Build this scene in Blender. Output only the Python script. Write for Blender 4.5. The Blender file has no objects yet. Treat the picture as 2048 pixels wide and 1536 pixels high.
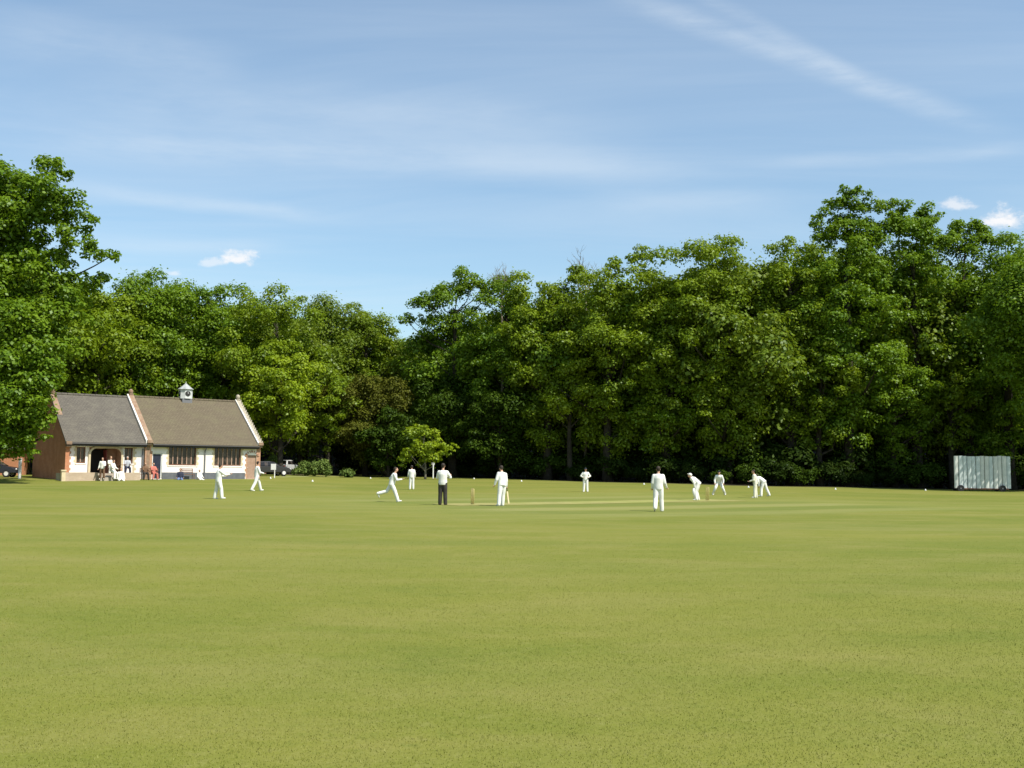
import bpy, bmesh, math, random
import numpy as np
from mathutils import Vector, Matrix

S = bpy.context.scene
COL = S.collection
PI = math.pi
R = math.radians

# ------------------------------------------------------------------ camera
FPX, CAMZ, PITCH, ROLL = 2162.0, 1.55, 0.0808, 0.0078
CM = Matrix.Rotation(PI/2 + PITCH, 3, 'X') @ Matrix.Rotation(ROLL, 3, 'Z')
cam_d = bpy.data.cameras.new('camera'); cam_d.lens = 38.0; cam_d.sensor_width = 36.0
cam_d.clip_end = 8000; cam_d.clip_start = 0.1
cam = bpy.data.objects.new('camera', cam_d); COL.objects.link(cam)
cam.matrix_world = Matrix.Translation((0, 0, CAMZ)) @ CM.to_4x4()
S.camera = cam

def ray(px, py):
    return (CM @ Vector(((px-1024)/FPX, -(py-768)/FPX, -1))).normalized()
def at(px, py, Y):
    d = ray(px, py); t = Y/d.y
    return Vector((d.x*t, Y, CAMZ + d.z*t))

# ------------------------------------------------------------------ terrain: the outfield, rising gently to the boundary bank
UK = np.array([-1.2, -0.474, -0.335, -0.215, -0.131, -0.011, 0.0675, 0.22, 0.405, 0.474, 1.2])
DK = np.array([88, 88, 91, 107, 127, 116, 108, 100, 103, 104, 104.])
RK = np.array([.63, .63, .70, .94, .97, .74, .55, .37, .12, .10, .10])
VN = {}
def vnoise(x, y, s, seed):
    if seed not in VN: VN[seed] = np.random.RandomState(seed).rand(64, 64)
    r = VN[seed]
    fx = x/s; fy = y/s; ix = np.floor(fx).astype(int); iy = np.floor(fy).astype(int)
    tx = fx-ix; ty = fy-iy; tx = tx*tx*(3-2*tx); ty = ty*ty*(3-2*ty)
    g = lambda a, b: r[a % 64, b % 64]
    return (g(ix,iy)*(1-tx)+g(ix+1,iy)*tx)*(1-ty) + (g(ix,iy+1)*(1-tx)+g(ix+1,iy+1)*tx)*ty
def terr(x, y):
    x = np.asarray(x, float); y = np.asarray(y, float)
    yy = np.maximum(y, 1.0); u = np.clip(x/yy, -1.2, 1.2)
    D = np.interp(u, UK, DK); Rr = np.interp(u, UK, RK)
    t = np.clip((y-45)/(D-45), 0, 1.25)
    rise = np.clip((y-D-14)/60, 0, 1); rise = 9*rise*rise*(3-2*rise)
    und = (vnoise(x, y, 9, 3)-.5)*.05*np.clip((y-12)/20, 0, 1)*(np.abs(y) < 150)
    return Rr*t**1.5 + rise + und
def tz(x, y): return float(terr(x, y))
def edge(u): return float(np.interp(u, UK, DK))
def ground_at(px, py):
    d = ray(px, py); Ys = np.arange(4, 400, .05); ts = Ys/d.y
    k = int(np.argmax(CAMZ + d.z*ts <= terr(d.x*ts, Ys))); Y = float(Ys[k]); t = Y/d.y
    return Vector((d.x*t, Y, tz(d.x*t, Y)))
def gxy(px, Y):
    p = at(px, 950, Y); return Vector((p.x, Y, tz(p.x, Y)))

# ------------------------------------------------------------------ materials
def mat(name, base, rough=0.85, spec=0.3, nodes=None, metallic=0.0):
    m = bpy.data.materials.new(name); m.use_nodes = True
    b = m.node_tree.nodes['Principled BSDF']
    b.inputs['Base Color'].default_value = (*base, 1); b.inputs['Roughness'].default_value = rough
    b.inputs['Specular IOR Level'].default_value = spec; b.inputs['Metallic'].default_value = metallic
    if nodes: nodes(m.node_tree, b)
    return m
def N(nt, t, **kw):
    n = nt.nodes.new(t)
    for k, v in kw.items():
        if k in n.inputs.keys() if hasattr(n, 'inputs') else False: n.inputs[k].default_value = v
        else: setattr(n, k, v)
    return n
def mixc(nt, fac, a, b, mode='MIX'):
    n = nt.nodes.new('ShaderNodeMix'); n.data_type = 'RGBA'; n.blend_type = mode
    for i, v in ((0, fac), (6, a), (7, b)):
        if hasattr(v, 'is_linked') or isinstance(v, bpy.types.NodeSocket): nt.links.new(v, n.inputs[i])
        elif i == 0: n.inputs[0].default_value = v
        else: n.inputs[i].default_value = (*v, 1)
    return n.outputs[2]
def noise(nt, vec, scale, detail=3, rough=0.55, dist=0.0):
    n = nt.nodes.new('ShaderNodeTexNoise'); n.inputs['Scale'].default_value = scale
    n.inputs['Detail'].default_value = detail; n.inputs['Roughness'].default_value = rough
    n.inputs['Distortion'].default_value = dist
    nt.links.new(vec, n.inputs['Vector']); return n.outputs['Fac']
def ramp(nt, v, a, b, lo=0.0, hi=1.0):
    n = nt.nodes.new('ShaderNodeMapRange'); nt.links.new(v, n.inputs[0])
    n.inputs[1].default_value = a; n.inputs[2].default_value = b
    n.inputs[3].default_value = lo; n.inputs[4].default_value = hi; n.clamp = True
    n.interpolation_type = 'SMOOTHSTEP'
    return n.outputs[0]
def mathn(nt, op, a, b=None, c=None):
    n = nt.nodes.new('ShaderNodeMath'); n.operation = op
    for i, v in enumerate((a, b, c)):
        if v is None: continue
        if isinstance(v, bpy.types.NodeSocket): nt.links.new(v, n.inputs[i])
        else: n.inputs[i].default_value = v
    return n.outputs[0]
def vmap(nt, src, scale=(1,1,1), rot=(0,0,0), loc=(0,0,0)):
    n = nt.nodes.new('ShaderNodeMapping'); nt.links.new(src, n.inputs[0])
    n.inputs['Scale'].default_value = scale; n.inputs['Rotation'].default_value = rot
    n.inputs['Location'].default_value = loc
    return n.outputs[0]
def objco(nt): return nt.nodes.new('ShaderNodeTexCoord').outputs['Object']
def wpos(nt): return nt.nodes.new('ShaderNodeNewGeometry').outputs['Position']
def bump(nt, b, h, strength=0.4, dist=0.02):
    n = nt.nodes.new('ShaderNodeBump'); n.inputs['Strength'].default_value = strength
    n.inputs['Distance'].default_value = dist
    nt.links.new(h, n.inputs['Height']); nt.links.new(n.outputs[0], b.inputs['Normal'])

def noisy(name, c1, c2, scale=2.0, rough=0.85, spec=0.3, bmp=0.0, metallic=0):
    def f(nt, b):
        o = objco(nt); v = noise(nt, o, scale, 5)
        nt.links.new(mixc(nt, ramp(nt, v, .3, .7), c1, c2), b.inputs['Base Color'])
        if bmp: bump(nt, b, noise(nt, o, scale*6, 3), bmp)
    return mat(name, c1, rough, spec, f, metallic)

def brickmat(name, c1, c2, mortar, vertical='XZ'):
    def f(nt, b):
        o = objco(nt)
        sx = nt.nodes.new('ShaderNodeSeparateXYZ'); nt.links.new(o, sx.inputs[0])
        cb = nt.nodes.new('ShaderNodeCombineXYZ')
        h = mathn(nt, 'ADD', sx.outputs[0], sx.outputs[1])
        nt.links.new(h, cb.inputs[0]); nt.links.new(sx.outputs[2], cb.inputs[1])
        br = nt.nodes.new('ShaderNodeTexBrick'); nt.links.new(cb.outputs[0], br.inputs['Vector'])
        br.inputs['Color1'].default_value = (*c1, 1); br.inputs['Color2'].default_value = (*c2, 1)
        br.inputs['Mortar'].default_value = (*mortar, 1)
        br.inputs['Scale'].default_value = 1; br.inputs['Mortar Size'].default_value = 0.008
        br.inputs['Brick Width'].default_value = .225; br.inputs['Row Height'].default_value = .075
        v = noise(nt, o, 1.3, 4)
        nt.links.new(mixc(nt, ramp(nt, v, .3, .75, 0, .5), br.outputs['Color'], (c1[0]*.6, c1[1]*.6, c1[2]*.6)), b.inputs['Base Color'])
        bump(nt, b, br.outputs['Fac'], -.3, .01)
    return mat(name, c1, .9, .2, f)

def roofmat(name, c1, c2, c3):
    def f(nt, b):
        o = objco(nt)
        sx = nt.nodes.new('ShaderNodeSeparateXYZ'); nt.links.new(o, sx.inputs[0])
        cb = nt.nodes.new('ShaderNodeCombineXYZ')
        nt.links.new(sx.outputs[0], cb.inputs[0]); nt.links.new(mathn(nt, 'MULTIPLY', sx.outputs[2], 1.5), cb.inputs[1])
        br = nt.nodes.new('ShaderNodeTexBrick'); nt.links.new(cb.outputs[0], br.inputs['Vector'])
        br.inputs['Color1'].default_value = (*c1, 1); br.inputs['Color2'].default_value = (*c2, 1)
        br.inputs['Mortar'].default_value = (c1[0]*.45, c1[1]*.45, c1[2]*.45, 1)
        br.inputs['Scale'].default_value = 1; br.inputs['Mortar Size'].default_value = 0.012
        br.inputs['Brick Width'].default_value = .28; br.inputs['Row Height'].default_value = .2
        v = noise(nt, o, .9, 6, .65)
        c = mixc(nt, ramp(nt, v, .42, .68, 0, .75), br.outputs['Color'], c3)
        v2 = noise(nt, o, 7, 4, .6)
        c = mixc(nt, ramp(nt, v2, .35, .7, 0, .5), c, (c2[0]*.6, c2[1]*.6, c2[2]*.58))
        nt.links.new(c, b.inputs['Base Color'])
        bump(nt, b, br.outputs['Fac'], -.5, .03)
    return mat(name, c1, .9, .15, f)

def leafmat(name, c1, c2, c3, trans=0.40):
    gl = .004 if trans < .3 else .014
    m = bpy.data.materials.new(name); m.use_nodes = True; nt = m.node_tree
    nt.nodes.clear()
    out = nt.nodes.new('ShaderNodeOutputMaterial')
    geo = nt.nodes.new('ShaderNodeNewGeometry')
    v = noise(nt, geo.outputs['Position'], .35, 3, .6)
    c = mixc(nt, ramp(nt, v, .38, .62), c1, c2)
    c = mixc(nt, ramp(nt, geo.outputs['Random Per Island'], .55, 1.0, 0, .7), c, c3)
    d = nt.nodes.new('ShaderNodeBsdfDiffuse'); nt.links.new(c, d.inputs[0])
    t = nt.nodes.new('ShaderNodeBsdfTranslucent')
    nt.links.new(mixc(nt, .5, c, (c2[0]*1.3, c2[1]*1.25, c2[2]*.5)), t.inputs[0])
    mx = nt.nodes.new('ShaderNodeMixShader'); mx.inputs[0].default_value = trans
    nt.links.new(d.outputs[0], mx.inputs[1]); nt.links.new(t.outputs[0], mx.inputs[2])
    g = nt.nodes.new('ShaderNodeBsdfGlossy'); g.inputs['Roughness'].default_value = .45
    g.inputs[0].default_value = (.9, .95, 1, 1)
    m2 = nt.nodes.new('ShaderNodeMixShader'); m2.inputs[0].default_value = gl
    nt.links.new(mx.outputs[0], m2.inputs[1]); nt.links.new(g.outputs[0], m2.inputs[2])
    nt.links.new(m2.outputs[0], out.inputs[0])
    return m

M = {}
M['oak'] = leafmat('leaf_oak', (.098, .180, .009), (.150, .240, .011), (.205, .300, .020))
M['oak2'] = leafmat('leaf_oak_yellow', (.130, .202, .009), (.186, .260, .010), (.245, .312, .022))
M['lime'] = leafmat('leaf_lime', (.20, .29, .012), (.27, .355, .015), (.33, .40, .03), .45)
M['olive'] = leafmat('leaf_olive', (.110, .172, .012), (.155, .215, .014), (.215, .27, .03))
M['dark'] = leafmat('leaf_dark', (.026, .050, .004), (.040, .072, .006), (.07, .11, .012), .15)
M['yew'] = leafmat('leaf_brown_green', (.070, .078, .010), (.092, .102, .012), (.12, .12, .02), .2)
M['under'] = leafmat('leaf_undergrowth_shade', (.018, .036, .005), (.028, .050, .006), (.05, .075, .012), .25)  # leaf colour darkened to stand in for deep shade under the trees
M['hedge'] = leafmat('leaf_hedge', (.085, .135, .030), (.125, .180, .038), (.19, .23, .06), .2)
M['twig'] = noisy('dry_twigs', (.14, .12, .085), (.20, .17, .12), 3)
M['bark'] = noisy('bark', (.028, .024, .018), (.05, .043, .032), 3, .95, .1, .6)
M['barkmid'] = noisy('mid_bark', (.12, .11, .08), (.18, .16, .12), 3, .95, .1, .4)
M['barkpale'] = noisy('pale_bark', (.22, .20, .15), (.32, .29, .22), 3, .95, .1, .4)
M['white'] = noisy('cricket_whites', (.76, .75, .69), (.66, .65, .59), 5, .9, .1, .25)
M['cream'] = noisy('cream_flannel', (.72, .69, .56), (.62, .59, .47), 5, .9, .1, .25)
M['greytop'] = noisy('grey_cloth', (.42, .43, .45), (.33, .34, .36), 6)
M['navy'] = noisy('navy_cloth', (.025, .028, .050), (.035, .038, .06), 6)
M['black'] = noisy('black_cloth', (.030, .026, .022), (.045, .040, .035), 6)
M['red'] = noisy('red_cloth', (.50, .16, .12), (.42, .13, .10), 6)
M['brown'] = noisy('brown_cloth', (.12, .07, .04), (.16, .09, .05), 6)
M['jeans'] = noisy('denim', (.10, .15, .27), (.14, .19, .32), 6)
M['skin'] = noisy('skin', (.55, .32, .22), (.50, .28, .19), 8, .6, .35)
M['hairdark'] = noisy('dark_hair', (.022, .015, .010), (.04, .028, .018), 20, .7)
M['hairgrey'] = noisy('grey_hair', (.42, .41, .39), (.33, .32, .30), 20, .7)
M['hairfair'] = noisy('fair_hair', (.20, .13, .06), (.27, .18, .09), 20, .7)
M['eye'] = mat('eye', (.02, .015, .012), .3)
M['lip'] = mat('lip', (.36, .14, .12), .5)
M['capdark'] = noisy('cap_cloth', (.018, .022, .03), (.03, .035, .045), 12)
M['willow'] = noisy('willow', (.66, .54, .31), (.58, .46, .25), 9, .5)
M['stump'] = noisy('ash_stumps', (.62, .50, .22), (.55, .44, .19), 9, .5)
M['rubber'] = mat('rubber', (.02, .02, .02), .8)

# ------------------------------------------------------------------ mesh helpers
class MB:
    def __init__(s): s.v = []; s.f = []; s.mi = []; s.cur = 0
    def add(s, vs, fs):
        o = len(s.v); s.v += [tuple(v) for v in vs]
        for f in fs: s.f.append(tuple(i+o for i in f)); s.mi.append(s.cur)
    def box(s, x0, x1, y0, y1, z0, z1):
        s.add([(x0,y0,z0),(x1,y0,z0),(x1,y1,z0),(x0,y1,z0),(x0,y0,z1),(x1,y0,z1),(x1,y1,z1),(x0,y1,z1)],
              [(0,3,2,1),(4,5,6,7),(0,1,5,4),(1,2,6,5),(2,3,7,6),(3,0,4,7)])
    def prism(s, poly, axis, a, b):
        # poly: list of 2D points; axis: extrusion axis index
        n = len(poly)
        def P(p, t):
            q = list(p); q.insert(axis, t); return tuple(q)
        vs = [P(p, a) for p in poly] + [P(p, b) for p in poly]
        fs = [tuple(range(n))[::-1], tuple(range(n, 2*n))] + [(i, (i+1) % n, n+(i+1) % n, n+i) for i in range(n)]
        s.add(vs, fs)
    def bar(s, p, q, w, h=None):
        h = h or w; p = Vector(p); q = Vector(q); d = (q-p).normalized()
        u = Vector((0,0,1)) if abs(d.z) < .95 else Vector((0,1,0))
        a = d.cross(u).normalized()*w/2; b = d.cross(a).normalized()*h/2
        s.add([p-a-b, p+a-b, p+a+b, p-a+b, q-a-b, q+a-b, q+a+b, q-a+b],
              [(0,3,2,1),(4,5,6,7),(0,1,5,4),(1,2,6,5),(2,3,7,6),(3,0,4,7)])
    def tube(s, pts, rad, n=7, cap=True):
        pts = [Vector(p) for p in pts]; o = len(s.v); prev = None
        for i, p in enumerate(pts):
            d = (pts[min(i+1, len(pts)-1)] - pts[max(i-1, 0)])
            d = d.normalized() if d.length > 1e-9 else Vector((0,0,1))
            u = prev if prev is not None else (Vector((1,0,0)) if abs(d.x) < .9 else Vector((0,1,0)))
            a = (u - d*u.dot(d)).normalized(); prev = a; b = d.cross(a)
            r = rad[i] if hasattr(rad, '__len__') else rad
            for k in range(n):
                t = 2*PI*k/n; s.v.append(tuple(p + a*(r*math.cos(t)) + b*(r*math.sin(t))))
        for i in range(len(pts)-1):
            for k in range(n):
                s.f.append((o+i*n+k, o+i*n+(k+1) % n, o+(i+1)*n+(k+1) % n, o+(i+1)*n+k)); s.mi.append(s.cur)
        if cap:
            s.f.append(tuple(o+k for k in range(n))[::-1]); s.mi.append(s.cur)
            e = o+(len(pts)-1)*n; s.f.append(tuple(e+k for k in range(n))); s.mi.append(s.cur)
    def ell(s, c, r, nu=12, nv=8, rot=None):
        o = len(s.v); c = Vector(c)
        for j in range(nv+1):
            ph = PI*j/nv
            for i in range(nu):
                th = 2*PI*i/nu
                p = Vector((r[0]*math.sin(ph)*math.cos(th), r[1]*math.sin(ph)*math.sin(th), r[2]*math.cos(ph)))
                if rot is not None: p = rot @ p
                s.v.append(tuple(c+p))
        for j in range(nv):
            for i in range(nu):
                s.f.append((o+j*nu+i, o+(j+1)*nu+i, o+(j+1)*nu+(i+1) % nu, o+j*nu+(i+1) % nu)); s.mi.append(s.cur)
    def mesh(s, name, mats, smooth=False):
        me = bpy.data.meshes.new(name); me.from_pydata(s.v, [], s.f)
        for m in (mats if isinstance(mats, (list, tuple)) else [mats]): me.materials.append(m)
        me.polygons.foreach_set('material_index', s.mi)
        if smooth: me.polygons.foreach_set('use_smooth', [True]*len(s.f))
        me.update(); return me
    def build(s, name, mats, parent=None, smooth=False, recalc=True):
        me = s.mesh(name, mats, smooth)
        if recalc:
            bm = bmesh.new(); bm.from_mesh(me); bmesh.ops.recalc_face_normals(bm, faces=bm.faces); bm.to_mesh(me); bm.free()
        return link(name, me, parent)
def link(name, me, parent=None):
    o = bpy.data.objects.new(name, me); COL.objects.link(o)
    if parent: o.parent = parent
    return o
def tag(o, label=None, cat=None, group=None, kind=None):
    if label: o['label'] = label
    if cat: o['category'] = cat
    if group: o['group'] = group
    if kind: o['kind'] = kind
    return o
def empty(name, loc=(0,0,0), rz=0):
    o = bpy.data.objects.new(name, None); COL.objects.link(o); o.location = loc; o.rotation_euler = (0,0,rz)
    o.empty_display_size = .3
    return o
def kids(o): return [c for c in bpy.data.objects if c.parent == o]
def copy_tree(o, parent=None):
    c = o.copy(); COL.objects.link(c); c.parent = parent
    for ch in kids(o): copy_tree(ch, c)
    return c
def np_mesh(name, verts, nper, mats, smooth=False, mi=None):
    nv = len(verts); nf = nv//nper
    me = bpy.data.meshes.new(name)
    me.vertices.add(nv); me.vertices.foreach_set('co', verts.astype(np.float32).ravel())
    me.loops.add(nv); me.loops.foreach_set('vertex_index', np.arange(nv, dtype=np.int32))
    me.polygons.add(nf); me.polygons.foreach_set('loop_start', (np.arange(nf)*nper).astype(np.int32))
    try: me.polygons.foreach_set('loop_total', np.full(nf, nper, dtype=np.int32))
    except Exception: pass
    for m in (mats if isinstance(mats, (list, tuple)) else [mats]): me.materials.append(m)
    if mi is not None: me.polygons.foreach_set('material_index', mi.astype(np.int32))
    me.update(calc_edges=True); me.validate()
    return me

# ------------------------------------------------------------------ ground
def axis_lines(lo, hi, step, far):
    core = np.arange(lo, hi+step*.5, step)
    out = []; d = step*1.6; p = hi
    while p < far: p += d; d *= 1.45; out.append(p)
    neg = []; d = step*1.6; p = lo
    while p > -far: p -= d; d *= 1.45; neg.append(p)
    return np.array(neg[::-1] + list(core) + out)
xs = axis_lines(-110, 110, 1.0, 3500); ys = axis_lines(-8, 200, 0.8, 3500)
X, Y = np.meshgrid(xs, ys); Z = terr(X, Y)
nx, ny = len(xs), len(ys)
me = bpy.data.meshes.new('ground')
idx = np.arange(nx*ny).reshape(ny, nx)
q = np.stack([idx[:-1,:-1], idx[:-1,1:], idx[1:,1:], idx[1:,:-1]], -1).reshape(-1, 4)
me.from_pydata(np.stack([X, Y, Z], -1).reshape(-1, 3).tolist(), [], q.tolist())
me.polygons.foreach_set('use_smooth', [True]*len(q))
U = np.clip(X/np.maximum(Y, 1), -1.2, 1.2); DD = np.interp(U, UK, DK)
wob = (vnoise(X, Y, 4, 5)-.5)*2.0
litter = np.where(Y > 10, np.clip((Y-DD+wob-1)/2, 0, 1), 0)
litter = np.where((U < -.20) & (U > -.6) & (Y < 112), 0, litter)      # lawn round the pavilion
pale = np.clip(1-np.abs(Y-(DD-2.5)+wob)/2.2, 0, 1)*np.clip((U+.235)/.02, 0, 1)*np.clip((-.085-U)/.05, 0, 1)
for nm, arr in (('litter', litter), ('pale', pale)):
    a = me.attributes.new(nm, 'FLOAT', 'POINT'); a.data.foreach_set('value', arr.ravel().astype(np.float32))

W1 = ground_at(945, 1009); W2 = ground_at(1415, 1001)
pd = Vector((W2.x-W1.x, W2.y-W1.y)); PANG = math.atan2(pd.y, pd.x); PMID = (W1+W2)/2
print('wickets', W1, W2, pd.length)

G1, G2, G3 = (.150, .180, .020), (.205, .212, .030), (.262, .240, .060)
def grass_nodes(nt, b):
    p = wpos(nt)
    n1 = noise(nt, vmap(nt, p, (.55, 1.0, 1)), .10, 6, .66, .6)
    n2 = noise(nt, vmap(nt, p, (.6, 1.1, 1)), .55, 6, .68, .4)
    n3 = noise(nt, p, 4.5, 6, .75)
    n4 = noise(nt, p, 34, 4, .8)
    c = mixc(nt, ramp(nt, n1, .36, .62), G1, G2)
    nb_ = noise(nt, vmap(nt, p, (.12, 1.0, 1), (0, 0, .12)), .22, 4, .6, .3)
    c = mixc(nt, ramp(nt, nb_, .50, .68, 0, .45), c, (.248, .240, .062))
    c = mixc(nt, ramp(nt, nb_, .32, .46, .35, 0), c, (.125, .165, .018))
    c = mixc(nt, ramp(nt, n2, .42, .72, 0, .55), c, G3)
    c = mixc(nt, ramp(nt, n2, .24, .44, .5, 0), c, (.115, .155, .018))
    c = mixc(nt, ramp(nt, n3, .50, .74, 0, .30), c, (.30, .28, .09))
    c = mixc(nt, ramp(nt, n3, .28, .48, .38, 0), c, (.105, .150, .018))
    c = mixc(nt, ramp(nt, n4, .50, .70, .0, .15), c, (.085, .125, .014))
    c = mixc(nt, ramp(nt, n4, .54, .30, .0, .30), c, (.33, .33, .10))
    # wear and mowing on the square: strips parallel to the pitch
    q = vmap(nt, p, rot=(0, 0, 0)); 
    mp = nt.nodes.new('ShaderNodeMapping'); mp.vector_type = 'TEXTURE'
    mp.inputs['Location'].default_value = (PMID.x, PMID.y, 0); mp.inputs['Rotation'].default_value = (0, 0, PANG)
    nt.links.new(p, mp.inputs[0])
    sp = nt.nodes.new('ShaderNodeSeparateXYZ'); nt.links.new(mp.outputs[0], sp.inputs[0])
    lx, ly = sp.outputs[0], sp.outputs[1]
    wobn = mathn(nt, 'MULTIPLY_ADD', noise(nt, p, .5, 3), 1.2, -.6)
    lyw = mathn(nt, 'ADD', ly, wobn)
    mu = mathn(nt, 'MULTIPLY', ramp(nt, mathn(nt, 'ABSOLUTE', lx), 9.5, 13.5, 1, 0), 1.0)
    def strip(c0, half, soft, amt, col, c, lo=None):
        d = mathn(nt, 'ABSOLUTE', mathn(nt, 'SUBTRACT', lyw, c0))
        f = mathn(nt, 'MULTIPLY', ramp(nt, d, half, half+soft, amt, 0), mu if lo is None else lo)
        return mixc(nt, f, c, col)
    broad = ramp(nt, mathn(nt, 'ABSOLUTE', lx), 13, 20, 1, 0)
    c = strip(0, 14, 1.0, .25, (.24, .262, .062), c, broad)
    for c0, am, col in ((-3.6, .55, (.14, .18, .035)), (-6.6, .5, (.30, .29, .095)), (-9.8, .4, (.13, .17, .032)), (-12.6, .3, (.27, .27, .085)),
                        (3.4, .35, (.15, .19, .035)), (6.6, .4, (.28, .28, .085))):
        c = strip(c0, .9, .7, am, col, c)
    at1 = nt.nodes.new('ShaderNodeAttribute'); at1.attribute_name = 'pale'
    c = mixc(nt, mathn(nt, 'MULTIPLY', at1.outputs['Fac'], .8), c, (.34, .34, .13))
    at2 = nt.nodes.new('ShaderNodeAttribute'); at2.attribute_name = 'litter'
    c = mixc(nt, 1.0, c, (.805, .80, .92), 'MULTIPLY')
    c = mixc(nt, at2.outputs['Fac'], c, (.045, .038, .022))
    nt.links.new(c, b.inputs['Base Color'])
    h = mathn(nt, 'ADD', mathn(nt, 'MULTIPLY', n4, .6), mathn(nt, 'MULTIPLY', n3, 1.0))
    bump(nt, b, h, .40, .03)
M['grass'] = mat('mown_grass', G1, .95, .12, grass_nodes)
me.materials.append(M['grass'])
g = link('ground', me); g['kind'] = 'structure'; g['label'] = 'wide mown cricket outfield of yellowish green grass'

# the pitch in use: a pale rolled strip, draped on the ground
mb = MB(); nxp, nyp = 46, 7
ca, sa = math.cos(PANG), math.sin(PANG)
hl = pd.length/2 + 1.6
rg = random.Random(4)
for i in range(nxp+1):
    for j in range(nyp+1):
        a = -hl + 2*hl*i/nxp + (rg.uniform(-.25,.25) if i in (0,nxp) else 0); bb = -1.5 + 3.0*j/nyp + (rg.uniform(-.06,.06) if j in (0,nyp) else 0)
        x = PMID.x + a*ca - bb*sa; y = PMID.y + a*sa + bb*ca
        mb.v.append((x, y, tz(x, y)+.010))
for i in range(nxp):
    for j in range(nyp):
        k = i*(nyp+1)+j; mb.f.append((k, k+nyp+1, k+nyp+2, k+1)); mb.mi.append(0)
def pitch_nodes(nt, b):
    p = wpos(nt)
    c = mixc(nt, ramp(nt, noise(nt, p, 1.2, 5, .7), .35, .65), (.23, .222, .072), (.29, .262, .10))
    c = mixc(nt, ramp(nt, noise(nt, p, .35, 3), .45, .65, 0, .7), c, (.25, .265, .07))
    nt.links.new(c, b.inputs['Base Color'])
M['pitch'] = mat('rolled_pitch', (.4,.36,.15), .95, .1, pitch_nodes)
o = mb.build('cricket_pitch', M['pitch'], recalc=False); o['kind'] = 'structure'; o['label'] = 'pale rolled cricket pitch between the two wickets'

# near grass blades (mown), fading out with distance
rs = np.random.RandomState(11)
def blades(n):
    y = 4.2 + 26*(1-(1-rs.rand(n))**.36)
    x = (rs.rand(n)*2-1)*(y*.53+.6)
    z = terr(x, y)
    ang = rs.rand(n)*2*PI; h = .004 + .009*rs.rand(n); w = (.0013 + .0014*rs.rand(n))*(1+y*.05)
    lean = rs.normal(0, .55, (n, 2))*h[:, None]
    dx = np.cos(ang)*w; dy = np.sin(ang)*w
    v = np.zeros((n, 3, 3))
    v[:,0] = np.stack([x-dx, y-dy, z-.002], -1); v[:,1] = np.stack([x+dx, y+dy, z-.002], -1)
    v[:,2] = np.stack([x+lean[:,0], y+lean[:,1], z+h], -1)
    return v.reshape(-1, 3)
def blade_nodes(nt, b):
    g_ = nt.nodes.new('ShaderNodeNewGeometry'); p = g_.outputs['Position']
    n1 = noise(nt, vmap(nt, p, (.6, 1.1, 1)), .55, 6, .68, .4)
    c = mixc(nt, ramp(nt, n1, .35, .7), (.142, .168, .022), (.190, .194, .034))
    c = mixc(nt, ramp(nt, g_.outputs['Random Per Island'], .80, 1.0, 0, .6), c, (.32, .30, .11))
    nt.links.new(c, b.inputs['Base Color'])
M['blade'] = mat('grass_blades', G1, .8, .2, blade_nodes)
o = link('grass', np_mesh('grass', blades(340000), 3, M['blade']))
tag(o, 'short mown grass blades of the near outfield', 'grass', kind='stuff')

# ------------------------------------------------------------------ trees
def unit(a): return a/np.maximum(np.linalg.norm(a, axis=-1, keepdims=True), 1e-9)
def leaves_for(rng, lobes, size=.34, dens=1.0):
    """lobes: array (n,5) x,y,z,r,flat -> quad vertices"""
    out = []
    for (lx, ly, lz, r, fl) in lobes:
        n = int(dens*4*PI*r*r*.62/(size*size*.33))
        d = unit(rng.normal(size=(n, 3)))
        d[:,2] = np.where((d[:,2] < -.25) & (rng.rand(n) < .75), -d[:,2], d[:,2])
        rad = r*(.50 + .58*rng.rand(n)**.7)
        # bumpy surface: small twigs sticking out
        k = 5.0; bumpy = np.sin(d[:,0]*k+lx*3)*np.sin(d[:,1]*k+ly*3)*np.sin(d[:,2]*k+lz*3)
        rad = rad*(1+.28*bumpy)
        out_twig = rng.rand(n) < .08; rad = np.where(out_twig, rad*(1.1+.4*rng.rand(n)), rad)
        c = np.stack([lx+d[:,0]*rad, ly+d[:,1]*rad, lz+d[:,2]*rad*fl], -1)
        nrm = unit(d*.8 + np.array([0, 0, .45]) + rng.normal(size=(n, 3))*.42)
        t = unit(np.cross(nrm, rng.normal(size=(n, 3)))); b2 = np.cross(nrm, t)
        L = (size*(.65+.7*rng.rand(n)))[:, None]; Wd = L*(.55+.25*rng.rand(n))[:, None]
        v = np.stack([c-t*L*.5, c-b2*Wd*.5+t*L*.08, c+t*L*.5-nrm*L*.12, c+b2*Wd*.5+t*L*.08], 1)
        out.append(v.reshape(-1, 3))
    return np.concatenate(out)

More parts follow.
